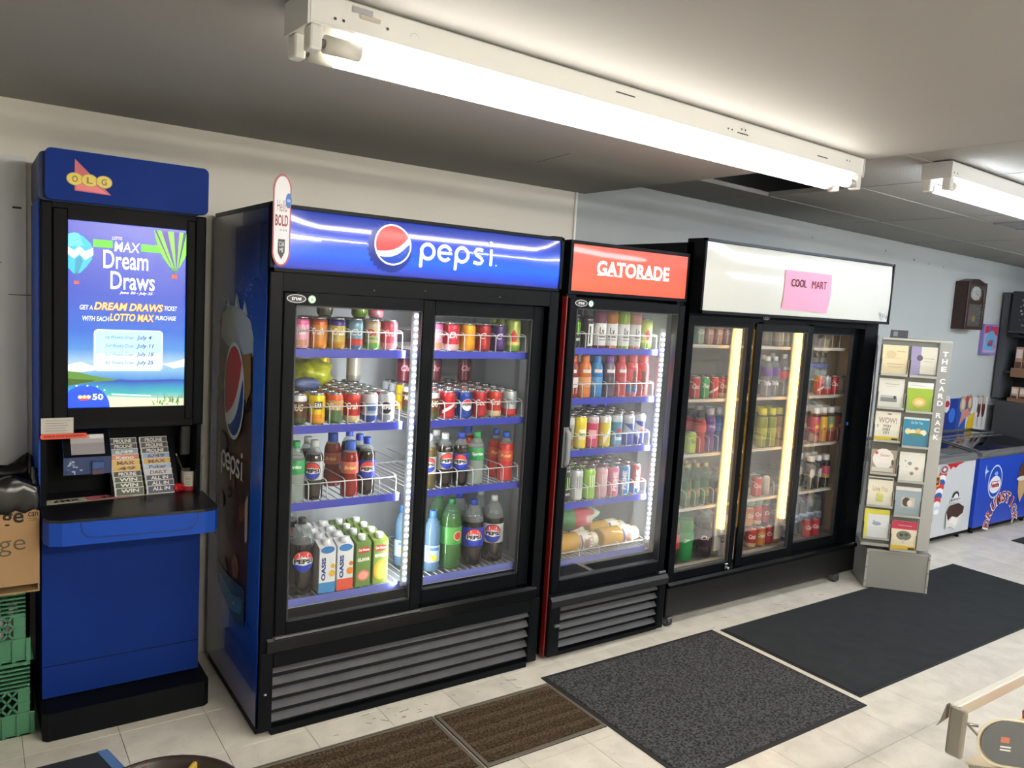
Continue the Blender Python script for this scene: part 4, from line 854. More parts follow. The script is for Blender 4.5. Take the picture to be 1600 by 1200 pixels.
row(['darkpink', 'darkpink', 'darkpink', None, 'darkpink', None], RA, YC+.276, PSH[1]+.123, 'upper stacked', 'second shelf, '+w2, gA, .002)
row([None, None, None, 'yellowear', None, 'greycan'], LA, YC+.345, PSH[1]+.123, 'upper stacked', 'second shelf, '+w1, gA, .002)
row(['sprite', 'diet', None, 'redpop', 'cola', None], LA, YC+.005, PSH[2], 'front', 'third shelf, '+w1, gA)
row(['sprite', 'diet', None, None, 'cola', None], LA, YC+.082, PSH[2], 'second', 'third shelf, '+w1, gA)
row([None, None, None, 'redpop', 'cola', None], LA, YC+.19, PSH[2], 'third', 'third shelf, '+w1, gA)
row(['dietpale', 'diet', 'cola', 'sprite', None, 'redpunch'], RA, YC+.005, PSH[2], 'front', 'third shelf, '+w2, gA)
row(['diet', 'diet', None, None, None, 'redpunch'], RA, YC+.085, PSH[2], 'second', 'third shelf, '+w2, gA)
row([None, None, None, None, 'redpop', None], RA, YC+.21, PSH[2], 'third', 'third shelf, '+w2, gA)
b1 = [.115, .205, .29, .365, .44, .515]
ZB = .489
row(['cola2'], [.2], .145, ZB, 'front', 'bottom shelf, '+w1, gA); row(['dark2'], [.125], .235, ZB, 'second', 'bottom shelf, '+w1, gA); row(['diet2'], [.14], .345, ZB, 'third', 'bottom shelf, '+w1, gA); row(['dark2', 'diet2'], [.135, .245], .46, ZB, 'fourth', 'bottom shelf, '+w1, gA)
for r_ in range(4): row(['oasisy', 'oasisr', 'guava', 'mango'], [.29, .3665, .4435, .521], .125+.078*r_, ZB, ['front', 'second', 'third', 'fourth'][r_], 'bottom shelf, '+w1, 'juice cartons in the blue cooler')
row(['water', 'water', 'ginger2', 'cola2b', 'diet2'], [.712, .795, .89, 1.005, 1.12], .15, ZB, 'front', 'bottom shelf, '+w2, gA)
row(['water', 'water', 'ginger2', 'cola2b', 'diet2'], [.712, .795, .89, 1.005, 1.12], .27, ZB, 'second', 'bottom shelf, '+w2, gA)
for o in bpy.data.objects:
    if o.name.startswith('juice_carton'): o.rotation_euler.z = R.uniform(-.05, .05)
# lime green bag of drink powder lying on the cans
def bag(name, label, cat, loc, size, mats, rz, seed, dents=.18):
    rr = random.Random(seed); mb = MB(); n, m_ = 20, 10; vs = []
    for i in range(m_+1):
        p_ = PI*i/m_-PI/2
        for j in range(n):
            a = 2*PI*j/n; k = 1+dents*math.sin(3*a+i*.9+seed)*math.cos(2*p_)+rr.uniform(-.05, .05)
            x = math.copysign(abs(math.cos(a))**.7, math.cos(a))*math.cos(p_)**.6; y = math.copysign(abs(math.sin(a))**.7, math.sin(a))*math.cos(p_)**.6
            vs.append((size[0]/2*x*k, size[1]/2*y*k, size[2]/2*(1+math.sin(p_)*(1 if i in (0, m_) else k))))
    for i in range(m_):
        for j in range(n): pass
    mb.v = vs
    for i in range(m_):
        for j in range(n): mb.f.append((i*n+j, i*n+(j+1) % n, (i+1)*n+(j+1) % n, (i+1)*n+j)); mb.m.append(mb.mi(mats[(j*len(mats)*2//n) % len(mats)])); mb.sm.append(True)
    o = mb.build(name, loc=loc, rz=rz); return tag(o, label, cat)
bag('drink_pouch', 'crinkled lime yellow pouch lying on cans in blue cooler', 'pouch', (.27, .33, PSH[1]+.124), (.2, .18, .11), [M('#b9bf2c', .3, var=.1, vscale=30, hex2='#8f9a1e')], .2, 2)
bag('drink_pouch', 'small slate blue pouch in front of the lime yellow pouch', 'pouch', (.225, .215, PSH[1]+.124), (.1, .06, .045), [M('#4a5a8a', .35)], 0, 5)
# ============================================================ stocking the narrow cooler
GL = lanes(1.4656, .0788, 7); YG = GY+.105; w3 = 'red-signed cooler'; gB = 'cans and bottles in the red-signed cooler'
t1 = ['monster', 'starb', 'vitp', 'vito', 'vitg', 'vitk', 'aritall']
row(t1, GL, YG, GSH[0], 'front', 'top shelf of '+w3, gB); row(t1, GL, YG+.075, GSH[0], 'second', 'top shelf of '+w3, gB, .002)
t2 = ['gred', 'gorange', 'gblue', 'gpurple', 'gpink', 'primered', 'primeall']
row(t2, GL, YG, GSH[1], 'front', 'second shelf of '+w3, gB); row(t2, GL, YG+.08, GSH[1], 'second', 'second shelf of '+w3, gB, .002)
t3 = ['greytea', 'lemontall', 'pinktall', 'yellowtall', 'bluetall', 'bluewhite', 'bullblue']
can_block(t3, t3, GL, YG, GSH[2], 4, 'third shelf of '+w3, gB, .07); row(['bulltall', 'bulltall'], GL[5:], YG+.285, GSH[2], 'fifth', 'third shelf of '+w3, gB)
t4 = ['monster', 'whitemonster', 'limemonster', 'pinkmonster', 'pinkprime', 'blueprime', 'redprime']
can_block(t4, t4[:4], GL, YG, GSH[3], 6, 'fourth shelf of '+w3, gB, .069)
for i, (x, y, lb) in enumerate(((1.505, .155, 'golden juice bottle lying at left front of red-signed cooler floor'), (1.79, .155, 'golden juice bottle lying at right front of red-signed cooler floor'), (1.515, .27, 'golden juice bottle lying behind the left one in red-signed cooler'), (1.80, .27, 'golden juice bottle lying behind the right one in red-signed cooler'))):
    place('oil', x-.01, y, .4525+.0525, lb, gB, rot=(0, PI/2, 0))
bag('snack_bag', 'green and red crumpled bag lying over golden bottles in red-signed cooler', 'bag', (1.64, .235, .5585), (.3, .15, .12), [M('#2f6a3a', .35, var=.1, vscale=20, hex2='#1a3f28'), M('#3a7a44', .35), M('#a02c30', .35), M('#8fa890', .4)], -.2, 9, .22)
# ============================================================ stocking the three-door cooler
YD = CY+.145; gC = 'cans and bottles in the white-signed cooler'
D1, D2, D3 = lanes(2.392, .0755, 5), lanes(3.01, .08, 5), lanes(3.545, .08, 4)
q1, q2, q3 = 'white-signed cooler first door', 'white-signed cooler middle door', 'white-signed cooler last door'
SN = ['top shelf, ', 'second shelf, ', 'third shelf, ', 'fourth shelf, ', 'cooler floor, ']
def two(keys, xs, z, s, wq, back=True, d=.085):
    row(keys, xs, YD, z, 'front', SN[s]+wq, gC)
    if back: row(keys, xs, YD+d, z, 'second', SN[s]+wq, gC)
two(['paleteal', 'palepink', 'palepink', 'palepink', None], D1, CSH[0], 0, q1); two(['redplain', 'greencan', 'redcoke', 'redgold', 'redplain'], D1, CSH[1], 1, q1)
two(['limesmall', 'powred', 'powpur', 'powblu', 'redplain'], D1, CSH[2], 2, q1); two(['glass7', 'glass7', 'glass7', 'glassd', None], D1, CSH[3], 3, q1)
two(['bigred', 'big7', 'bigdp', 'dasani'], [2.345, 2.455, 2.615, 2.76], .286, 4, q1, True, .125)
two([None, 'greycan', 'greycan', None, None], D2, CSH[0], 0, q2); two(['clearpur', 'clearpur', 'clearred', None, None], D2, CSH[1], 1, q2)
two(['greenjuice', 'greenjuice', 'tanjuice', None, None], D2, CSH[2], 2, q2); two(['redplain', 'greycan', None, None, None], D2, CSH[3], 3, q2)
two(['redgold', 'orangecrush', 'redplain', 'orangecrush', 'whiteblue'], D2, .286, 4, q2, True, .07)
row(['orangecrush', 'redgold', 'redplain', 'bluered', 'whiteblue'], D2, YD+.036, .286+.123, 'upper', SN[4]+q2, gC, .001)
row(['paleteal', 'paleteal', 'greycan', 'whiteblue', None], D2, YD+.036, .286+.246, 'uppermost', SN[4]+q2, gC, .001)
two(['redcoke', 'silverred', 'redplain', 'greycan', None], D3, CSH[1], 1, q3, False); row(['blackcap', 'blackcap', 'blackcap', None, None], D3, YD+.09, CSH[1], 'second', SN[1]+q3, gC)
two(['jp', 'jy', 'jg', 'jr', None], D3, CSH[2], 2, q3); two(['milkd', 'milkd', 'milkp', None, None], D3, CSH[3], 3, q3)
row(['redplain', 'redplain', None, None, None], D3, YD-.02, .286, 'front', SN[4]+q3, gC)
row(['bigwater', 'bigwater', 'bigwater', 'bigwater', None], [3.56, 3.645, 3.73, 3.815, 3.8], YD+.075, .286, 'second', SN[4]+q3, gC); row(['bigwater', 'bigwater', 'bigwater'], [3.6, 3.69, 3.78], YD+.165, .286, 'third', SN[4]+q3, gC)
# ============================================================ lottery kiosk
KB = M('#0e2e7c', .6, var=.3, vscale=3, hex2='#0c2a72', spec=.12); KB2 = M('#1544a4', .55, spec=.2); KD = M('#080a0e', .5, spec=.1); KD2 = M('#0b0e12', .55, spec=.12)
kx0, kx1 = -.668, -.112
ks = thing('lottery_kiosk', (-.39, .55, 0), 'tall dark blue lottery kiosk with a lit screen beside the cola cooler', 'kiosk')
def rrpts(u0, v0, u1, v1, r, n=5): return arc(u1-r, v0+r, r, -90, 0, n)+arc(u1-r, v1-r, r, 0, 90, n)+arc(u0+r, v1-r, r, 90, 180, n)+arc(u0+r, v0+r, r, 180, 270, n)
XZ = lambda y0: (lambda u, v, w: (u, y0+w, v)); XY = lambda z0: (lambda u, v, w: (u, v, z0+w))
hdp = part(MB().prism(rrpts(kx0+.012, 1.948, kx1-.006, 2.122, .02), .03, KB, XZ(.395)), 'header_panel', ks)
part(MB().prism(rrpts(kx0-.006, 1.945, kx1-.02, 2.112, .02), .36, M('#12265a', .5), XZ(.43)), 'header_back', ks)
g = G(rough=.35, step=.0004)
g.poly([(-.566, 2.094), (-.567, 1.985), (-.452, 1.982)], '#b8404c').poly([(-.562, 2.02), (-.562, 1.989), (-.465, 1.986), (-.5, 2.01)], '#d8626a')
for x, ch in ((-.566, 'O'), (-.5205, 'L'), (-.475, 'G')): g.circ(x, 2.025, .0265, '#8a7a1e', .0225).circ(x, 2.025, .0245, '#d3b934', .0205).text(ch, x-.009, 2.014, x+.009, 2.036, '#6a6020', .02)
part(g.to(MB(), front(.395)), 'lottery_logo', hdp)
# upper housing with the monitor
part(MB().box(kx0, kx1, .475, .80, 1.13, 1.945, KD).box(kx0, kx0+.038, .44, .475, 1.13, 1.945, KD2, .006, 2).box(kx1-.04, kx1, .44, .475, 1.13, 1.945, KD2, .006, 2).box(kx0+.038, kx1-.04, .44, .475, 1.925, 1.945, KD2).box(kx0+.038, kx1-.04, .44, .475, 1.13, 1.155, KD2).box(kx0-.006, kx0, .46, .80, .8, 1.945, KB2).box(kx1, kx1+.006, .47, .80, .85, 1.945, M('#5a5d60', .4, .3)), 'housing', ks)
bz = part(MB().box(-.63, -.583, .432, .47, 1.155, 1.925, KD, .004, 1).box(-.184, -.152, .432, .47, 1.155, 1.925, KD, .004, 1).box(-.583, -.184, .432, .47, 1.887, 1.925, KD).box(-.583, -.184, .432, .47, 1.155, 1.208, KD), 'monitor_bezel', ks)
SCR = rampmat('screen_picture', 'Z', [(0, '#cfd8b0'), (.035, '#bfe6da'), (.08, '#3ec6c8'), (.125, '#1f8fd0'), (.15, '#1a3fc4'), (.158, '#4f9ae6'), (.2, '#8cc8f0'), (.25, '#b4dcf4'), (.32, '#4f9cec'), (.42, '#2a72e6'), (.62, '#2a52d8'), (1, '#4450d4')], .25, emis=1.0, noise=.03, nscale=3)
MC_ = SCR.node_tree.nodes['Principled BSDF']; 
for lk in list(SCR.node_tree.links):
    if lk.to_socket == MC_.inputs['Base Color']: SCR.node_tree.links.remove(lk)
MC_.inputs['Base Color'].default_value = (.02, .02, .03, 1)
scn = part(MB().box(-.583, -.184, .448, .452, 1.208, 1.887, SCR), 'screen', ks, 'lit screen advertising Dream Draws')
g = G(emis=.95, rough=.3, step=.00005)
U = lambda a: -.583+.399*a
V = lambda b: 1.208+.679*b
P_ = lambda pts: [(U(a), V(b)) for a, b in pts]
def tx(s, a, b, c, d, col, bold=.0, sh=0.): g.text(s, U(a), V(b), U(c), V(d), col, bold, sh)
g.poly(P_([(0, .235), (.1, .25), (.22, .225), (.3, .21), (.18, .2), (0, .19)]), '#d5e8f4').poly(P_([(.8, .24), (.9, .25), (1, .27), (1, .225), (.9, .215)]), '#e2eef6')
g.poly(P_([(0, .2), (.08, .195), (.2, .175), (.33, .16), (.43, .152), (.36, .146), (.2, .14), (.08, .128), (0, .12)]), '#4d7a2e').poly(P_([(0, .16), (.1, .155), (.22, .15), (.2, .142), (.08, .13), (0, .12)]), '#33561f')
g.poly(P_([(.33, .06), (.6, .05), (1, .04), (1, 0), (.3, 0)]), '#c9d6b4').poly(P_([(.36, .075), (.7, .062), (.7, .056), (.36, .068)]), '#e2f2ee')
rr = random.Random(4)
for i in range(26):
    a = rr.uniform(.72, .99); b = rr.uniform(-.0, .02)+.07*max(0, a-.72)/.27*rr.random(); t_ = rr.uniform(.4, 2.7); l_ = rr.uniform(.03, .06)
    g.poly(P_([(min(a, .985), max(b, .002)), (min(.995, a+l_*math.cos(t_)*.9), max(.003, b+l_*math.sin(t_))), (min(.99, a+.012), max(.002, b))]), rr.choice(['#4a7a2a', '#6f8f3a', '#2f5a24'])); g.l -= 1
g.l += 1
g.poly(P_([(0, 0)]+[(.14+.205*math.cos(t), .0+.122*math.sin(t)) for t in [PI*i/20 for i in range(0, 15)]]+[(0, .085)]), '#1448d8')
for a in (.1, .135, .17): g.circ(U(a), V(.058), .0075, '#e8b04a', n=12).circ(U(a), V(.058), .005, '#f6e6c0', n=10)
g.poly(P_([(.09, .05), (.17, .05), (.165, .04), (.1, .04)]), '#d83a2c'); tx('50', .2, .042, .29, .075, '#f4f6fb', .02)
for a, b in ((.16, .12), (.07, .12), (.3, .095), (.24, .115), (.33, .06)): g.circ(U(a), V(b), .003, '#f6f8fb', n=6)
g.rect(U(.2), V(.868), U(.36), V(.908), '#52c41e'); g.rect(U(.6), V(.862), U(.80), V(.902), '#52c41e')
tx('LOTTO', .355, .915, .44, .932, '#e6ecfb', 0, .2); tx('MAX', .375, .852, .59, .905, '#f6f8ff', .005, .1)
tx('Dream', .285, .758, .664, .857, '#f8fafe', .01); tx('Draws', .345, .648, .722, .745, '#f8fafe', .01)
tx('June 30 - July 25', .42, .622, .707, .64, '#f0f4fd', .02, .25)
tx('GET A', .095, .532, .2, .556, '#f4f6fd', .01, .15); tx('DREAM DRAWS', .21, .53, .80, .578, '#7a3a1a', .06, .25); tx('DREAM DRAWS', .21, .533, .80, .575, '#f4c27a', .03, .25); tx('TICKET', .81, .543, .925, .568, '#f4f6fd', .01, .15)
tx('WITH EACH', .117, .472, .335, .498, '#f4f6fd', .01, .15); tx('LOTTO MAX', .34, .473, .722, .52, '#7a3a1a', .06, .2); tx('LOTTO MAX', .34, .476, .722, .517, '#f4c27a', .03, .2); tx('PURCHASE', .733, .488, .917, .512, '#f4f6fd', .01, .15)
g.rrect(U(.21), V(.201), U(.80), V(.428), .014, '#d8ecfa'); g.rrect(U(.222), V(.206), U(.788), V(.422), .012, '#a5d0f2'); g.rrect(U(.23), V(.21), U(.78), V(.3), .012, '#c6e2f6')
for i, (a, b) in enumerate((('1st', 'July 4'), ('2nd', 'July 11'), ('3rd', 'July 18'), ('4th', 'July 25'))):
    z = .372-.0465*i; tx(a+' Weekly Draw:', .305, z, .55, z+.024, '#2a4a92', 0, .2); tx(b, .57, z-.002, .70+(.02 if i else 0), z+.027, '#1c3a86', .02, .2)
def env(cx, top, bot, ru, n=10, lo=-1, hi=1): 
    pts = []
    for i in range(n+1):
        t = PI*i/n-PI/2; pts.append((cx+max(lo, min(hi, ru*math.cos(t)*(1 if math.sin(t) > -.2 else .86))), (top+bot)/2+(top-bot)/2*math.sin(t)))
    return pts
# balloon on the left
L1 = [(.0, .925), (.05, .935), (.12, .92), (.18, .885), (.205, .845), (.19, .80), (.15, .76), (.10, .725), (.045, .72), (0, .75)]
g.poly(P_(L1), '#2fa8c8').poly(P_([(0, .925), (.05, .935), (.09, .93), (.12, .87), (.0, .86)]), '#58c6dc').poly(P_([(0, .86), (.05, .84), (.09, .865), (.14, .84), (.2, .862), (.203, .825), (.14, .795), (.09, .825), (.05, .8), (0, .82)]), '#f2f8fa').poly(P_([(.06, .8), (.1, .815), (.12, .79), (.085, .725), (.055, .722)]), '#1f86a8').poly(P_([(.05, .718), (.095, .722), (.085, .71), (.055, .708)]), '#2a5a8a').rect(U(.048), V(.665), U(.088), V(.682), '#b8502a')
# balloon on the right
R1 = [(.71, .985), (1, .985), (1, .86), (.95, .80), (.925, .78), (.865, .78), (.80, .83), (.74, .9)]
g.poly(P_(R1), '#6fc62a')
for a0, a1, b0, b1, c in ((.715, .735, .87, .876, '#1c2a6a'), (.775, .83, .89, .9, '#4a2a9a'), (.885, .935, .908, .916, '#4a2a9a'), (.972, 1., .925, .93, '#1c2a6a')): g.poly(P_([(a0, .985), (a1, .985), (b1, .785), (b0, .785)]), c)
g.poly(P_([(.86, .785), (.93, .785), (.92, .768), (.87, .768)]), '#3a8a1a').rect(U(.868), V(.725), U(.92), V(.748), '#b8502a').rect(U(.893), V(.748), U(.897), V(.77), '#5a3a2a')
part(g.to(MB(), front(.448), off=.0003), 'screen_artwork', scn)
# recess, tray, lower body
part(MB().box(kx0, kx1, .66, .80, .80, 1.13, KD).box(kx0, kx0+.02, .47, .66, .84, 1.13, KD).box(kx1-.015, kx1, .47, .66, .84, 1.13, KD).box(-.17, -.125, .56, .66, .98, 1.11, M('#08090b', .4), .008, 2), 'recess', ks)
part(MB().box(kx0+.003, kx1, .45, .80, .235, .80, KB).box(kx0+.003, kx1, .452, .80, .232, .236, M('#0a1838', .6)).box(kx0+.003, kx1, .448, .80, .11, .231, KB), 'lower_cabinet', ks)
part(MB().prism([(kx0-.004, .80), (kx0-.004, .345), (kx0+.012, .33), (-.112, .33), (-.095, .345), (-.095, .80)], .105, BLACK2, XY(0)), 'plinth', ks)
tray = [(kx0-.002, .70), (kx0-.002, .30), (kx0+.012, .262), (kx0+.05, .245), (-.15, .215), (-.112, .225), (-.094, .26), (-.094, .5), (-.11, .60), (-.11, .70)]
part(MB().prism(tray, .082, KB2, XY(.752)), 'tray', ks)
part(MB().prism([(-.39+(u+.39)*.995, .45+(v-.45)*.99) for u, v in tray], .010, M('#121317', .33), XY(.834)), 'tray_top', ks)
g = G(); ln = [(-.56, .832), (-.558, .8), (-.54, .78), (-.51, .775), (-.225, .773), (-.195, .78), (-.178, .80), (-.175, .83)]
g.stroke(ln, .003, '#0e2152')
part(g.to(MB(), lambda u, v, l: (u, .245-.03*(u+.618)/.468-l-.0008, v)), 'drawer_outline', ks)
part(MB().prism([(.245-.0+(-.03)*0, .0), (0, 0), (0, .01)], .001, KB2, XZ(.5)), 'tray_rib', ks) if False else None
# scanner terminal
tm_ = part(MB().prism([(.50, .945), (.50, 1.01), (.575, 1.10), (.66, 1.10), (.66, .945)], .162, M('#1c3566', .42), lambda u, v, w: (-.592+w, u, v)), 'ticket_scanner', ks)
sl = Vector((0, .075, .09)).normalized()
def slope(u, v, l): return (u, .50+sl.y*v-l*sl.z, 1.01+sl.z*v+l*sl.y)
g = G(rough=.15); g.rect(-.59, .002, -.432, .115, '#15181c'); part(g.to(MB(), slope), 'display_frame', tm_)
g = G(rough=.12, emis=.25); g.rect(-.565, .012, -.452, .098, '#8f8a8c').rect(-.565, .06, -.452, .098, '#b9b4b0').rect(-.5, .08, -.452, .098, '#e6e6e4'); part(g.to(MB(), slope, off=.0016), 'display', tm_)
part(MB().box(-.50, -.455, .485, .505, .965, .995, M('#34518c', .35), .003, 1).box(-.497, -.458, .488, .503, .945, .965, M('#4a3a52', .5)), 'ticket_slot', tm_)
g = G(); rr = random.Random(8)
for i in range(15): 
    a, b = rr.uniform(-.022, .022), rr.uniform(-.022, .024); s = .006; g.poly([(-.555+a-s, .975+b), (-.555+a, .975+b-s*.6), (-.555+a+s, .975+b), (-.555+a, .975+b+s*.6)], '#a9b6cc'); g.l -= 1
g.l += 1; g.rect(-.557, .947, -.553, .96, '#a9b6cc'); part(g.to(MB(), front(.5)), 'tree_emblem', tm_)
# slip holder
slh = part(MB().prism([(.515, .845), (.635, 1.05), (.645, 1.045), (.645, .845)], .245, KD, lambda u, v, w: (-.428+w, u, v)), 'slip_holder', ks)
c1 = ['black', 'black', 'blue-grey', 'orange', 'yellow', 'gold', 'black', 'dark green', 'dark green', 'dark green']; c2 = ['black', 'black', 'black', 'pale blue', 'yellow', 'light blue', 'white', 'navy', 'navy', 'navy']
CH = {'black': '#17181a', 'blue-grey': '#8f9cb4', 'orange': '#cf7a3a', 'yellow': '#dcae3a', 'gold': '#e0b42c', 'dark green': '#3a4a2e', 'pale blue': '#8fa8cc', 'light blue': '#a5c0dc', 'white': '#c9ccd2', 'navy': '#2a3358'}
tt = {'black': 'PROLINE', 'dark green': 'WIN', 'navy': 'ALL IN', 'gold': '49', 'yellow': 'MAX', 'orange': 'Keno', 'blue-grey': '6/49', 'pale blue': '6/49', 'light blue': 'Poker', 'white': 'DAILY'}
for ci, (cs, xa, side) in enumerate(((c1, -.43, 'left'), (c2, -.316, 'right'))):
    for i, c in enumerate(cs):
        f = i/9; y = .622-.112*f; z = 1.022-.178*f; x = xa+.012*f
        mb = MB().box(-.052, .052, 0, .0035, 0, .034, M('#d4d4d0', .5)); g = G(rough=.45, step=.0002); g.rect(-.046, .004, .050, .031, CH[c]); g.text(tt[c], -.03, .014, .034, .028, '#e4e4e0' if c not in ('yellow', 'gold', 'pale blue', 'light blue', 'white') else '#5a3a3a', .03)
        g.to(mb, front(0)); o = mb.build('lottery_slip', loc=(x+.053, y, z)); o.rotation_euler.x = -.2
        tag(o, '%s lottery slip, %s from top in %s column of kiosk holder' % (c, ORD[i], side), 'slip', 'lottery slips in the kiosk holder')
# things on the kiosk
mb = MB(); g = G(rough=.6, step=.0003); g.rect(0, 0, .40, .06, '#cfcab8').rect(.14, 0, .30, .06, '#d8727c').text('£MX', .03, .012, .12, .048, '#1e1e1c', .04).text('$50,000,000', .19, .012, .385, .05, '#2a2422', .04)
mb.box(0, .40, 0, .06, 0, .0008, M('#cfcab8', .6)); g.to(mb, lambda u, v, l: (u, v, .0008+l), off=.0003); o = mb.build('paper_strip', loc=(-.652, .475, .8445), rz=math.atan2(.03, .39)); tag(o, 'pink and cream jackpot paper strip lying along kiosk tray', 'paper strip')
mb = MB().box(-.668, -.566, .4275, .4285, 1.118, 1.176, M('#bcb9b2', .7)); g = G(rough=.7)
for i in range(5): g.rect(-.655, 1.165-i*.009, -.60+R.uniform(0, .03), 1.167-i*.009, '#8a8884')
g.to(mb, front(.4275)); o = mb.build('paper_note'); tag(o, 'small grey handwritten note taped to kiosk left edge', 'note')
mb = MB(); mb.prism(rrpts(-.67, 1.1, -.522, 1.119, .008), .004, M('#d8492e', .45), XZ(.42)); g = G(rough=.5); g.text('PLEASE STOP SCANNING', -.66, 1.106, -.535, 1.114, '#4a1a14', .02); g.to(mb, front(.42)); o = mb.build('red_strip_sign'); tag(o, 'orange-red lettered strip under the kiosk note', 'strip sign')
cup = thing('pen_cup', (-.135, .545, .8445), 'pale tin pen cup with a red base on kiosk tray', 'pen cup')
CP = rampmat('cup_print', 'Z', [(0, '#b8363c'), (.25, '#b04a48'), (.45, '#b9a79c'), (1, '#c4c2bb')], .35, noise=.3, nscale=3)
mb = MB().lathe([(.034, 0), (.0355, .002), (.0355, .078), (.037, .081), (.034, .081), (.033, .01), (.001, .008)], [M('#a83038', .4), CP, M('#c3c3c0', .3, .6), M('#c3c3c0', .3, .6), M('#6a6a68', .5), M('#6a6a68', .5)], 22, cap=False); mb.build('tin', cup)
g = G(rough=.5); g.rect(-.03, .02, .005, .066, '#c9c7bd'); 
for i in range(6): g.rect(-.026, .058-i*.006, -.004, .060-i*.006, '#7a7468')
g.to(MB(), cyl(.0362), wrap=.008).build('tin_label', cup)
for nm, lb, c, a, b in (('pen', 'dark pen leaning left in the tin cup', '#2a3038', (.0, .01, .0), (-.045, .03, .125)), ('pencil', 'orange pencil leaning right in the tin cup', '#c8702c', (-.012, .0, .0), (.052, .02, .115))):
    A = Vector(a); B = Vector(b); L_ = Vector((-.135, .545, .8545)); mb = MB().tube([A, B], .0038, M(c, .4), 6).tube([B, B+(B-A)*.08], .0025, M('#d8b98a', .5), 6); o = mb.build(nm, loc=L_); tag(o, lb, nm)
o = bag('red_wrapper', 'small crumpled red wrapper beside the tin pen cup', 'wrapper', (-.185, .525, .8445), (.045, .035, .03), [M('#b8202a', .3)], .3, 4, .3); R.random()
# ============================================================ crates and the garbage carton
def crate(z, label, dx=0., dy=0.):
    W2, D2, H = .34, .34, .282; t = thing('milk_crate', (-.705-W2/2+dx, .425+D2/2+dy, z), label, 'crate', 0, 'green milk crates beside the kiosk'); gm = M('#467f5f', .5, var=.2, vscale=8, hex2='#3e7356'); a = W2/2; b = D2/2
    def wall(mp, name):
        mb = MB()
        def bx(u0, u1, v0, v1, w0=0., w1=.012):
            vs = [mp(u, v, w) for u in (u0, u1) for v in (v0, v1) for w in (w0, w1)]; mb.add(vs, [(0, 1, 3, 2), (4, 6, 7, 5), (0, 4, 5, 1), (2, 3, 7, 6), (0, 2, 6, 4), (1, 5, 7, 3)], gm)
        bx(-a, a, .0, .085, .004); bx(-a, a, .0, .010); bx(-a, a, .08, .088); bx(-a, a, H-.012, H); 
        for k in range(6): bx(-a, a, H-.03-k*.0155, H-.024-k*.0155, .002, .012)
        for u in (-a, -a+.045, -a+.09, -.02, .02, a-.10, a-.055, a-.012): bx(u, u+.012 if u < a-.012 else a, 0, .088, -.002)
        for u in (-a, a-.012): bx(u, u+.012, 0, H)
        for u in (-a+.012, a-.05): bx(u, u+.038, .085, H-.1, .004)
        for v in (.12, .16): 
            for u in (-a+.012, a-.05): bx(u, u+.038, v, v+.008, 0)
        n = 7; lo, hi = .088, H-.105
        for k in range(n):
            u0 = -a+.05+(W2-.1)*k/n; u1 = -a+.05+(W2-.1)*(k+1)/n
            for (p, q) in (((u0, lo), (u1, (lo+hi)/2)), ((u1, lo), (u0, (lo+hi)/2)), ((u0, (lo+hi)/2), (u1, hi)), ((u1, (lo+hi)/2), (u0, hi))):
                d_ = Vector((q[0]-p[0], q[1]-p[1])); nn = Vector((-d_.y, d_.x)).normalized()*.0035
                mb.add([mp(x, y, w) for w in (.003, .009) for x, y in ((p[0]+nn.x, p[1]+nn.y), (p[0]-nn.x, p[1]-nn.y), (q[0]-nn.x, q[1]-nn.y), (q[0]+nn.x, q[1]+nn.y))], [(0, 1, 2, 3), (7, 6, 5, 4), (0, 4, 5, 1), (1, 5, 6, 2), (2, 6, 7, 3), (3, 7, 4, 0)], gm)
        mb.build(name, t)
    wall(lambda u, v, w: (u, -b+w, v), 'lattice_wall'); wall(lambda u, v, w: (u, b-w, v), 'lattice_wall'); wall(lambda u, v, w: (a-w, u, v), 'lattice_wall'); wall(lambda u, v, w: (-a+w, u, v), 'lattice_wall')
    mb = MB().box(-a, a, -b, b, 0, .006, gm); mb.build('bottom', t); return t
crate(0, 'green plastic milk crate standing on the floor left of kiosk', .012, -.005); crate(.2822, 'green plastic milk crate stacked on the lower crate', 0, 0)
for i, (x, y, z) in enumerate(((-.76, .48, .289), (-.80, .48, .289), (-.745, .53, .289))):
    o = MB().lathe([(.018, 0), (.018, .13), (.008, .17), (.009, .19)], M('#d5d8da', .4), 12).build('white_bottle', loc=(x, y, z)); tag(o, 'white plastic bottle inside the upper green crate, %s' % ['front right', 'front left', 'behind'][i], 'bottle')
gb = thing('garbage_carton', (-.86, .57, .5645), 'brown cardboard carton lettered as a garbage can on green crates', 'carton')
x0, x1, y0, y1, z0, z1 = -1.05, -.678, .36, .76, .5645, .875
CB = M('#a5845c', .75, var=.3, vscale=5, hex2='#977751')
part(MB().box(x0, x1, y0, y0+.005, z0+.03, z1, CB).box(x0, x1, y1-.005, y1, z0, z1, CB).box(x0, x0+.005, y0+.005, y1-.005, z0, z1, CB).box(x1-.005, x1, y0+.005, y1-.005, z0, z1, CB).box(x0, x1, y0, y1, z0, z0+.005, CB).box(x0, x1, y0-.003, y0, z0+.03, z1-.02, CB), 'box_wall', gb)
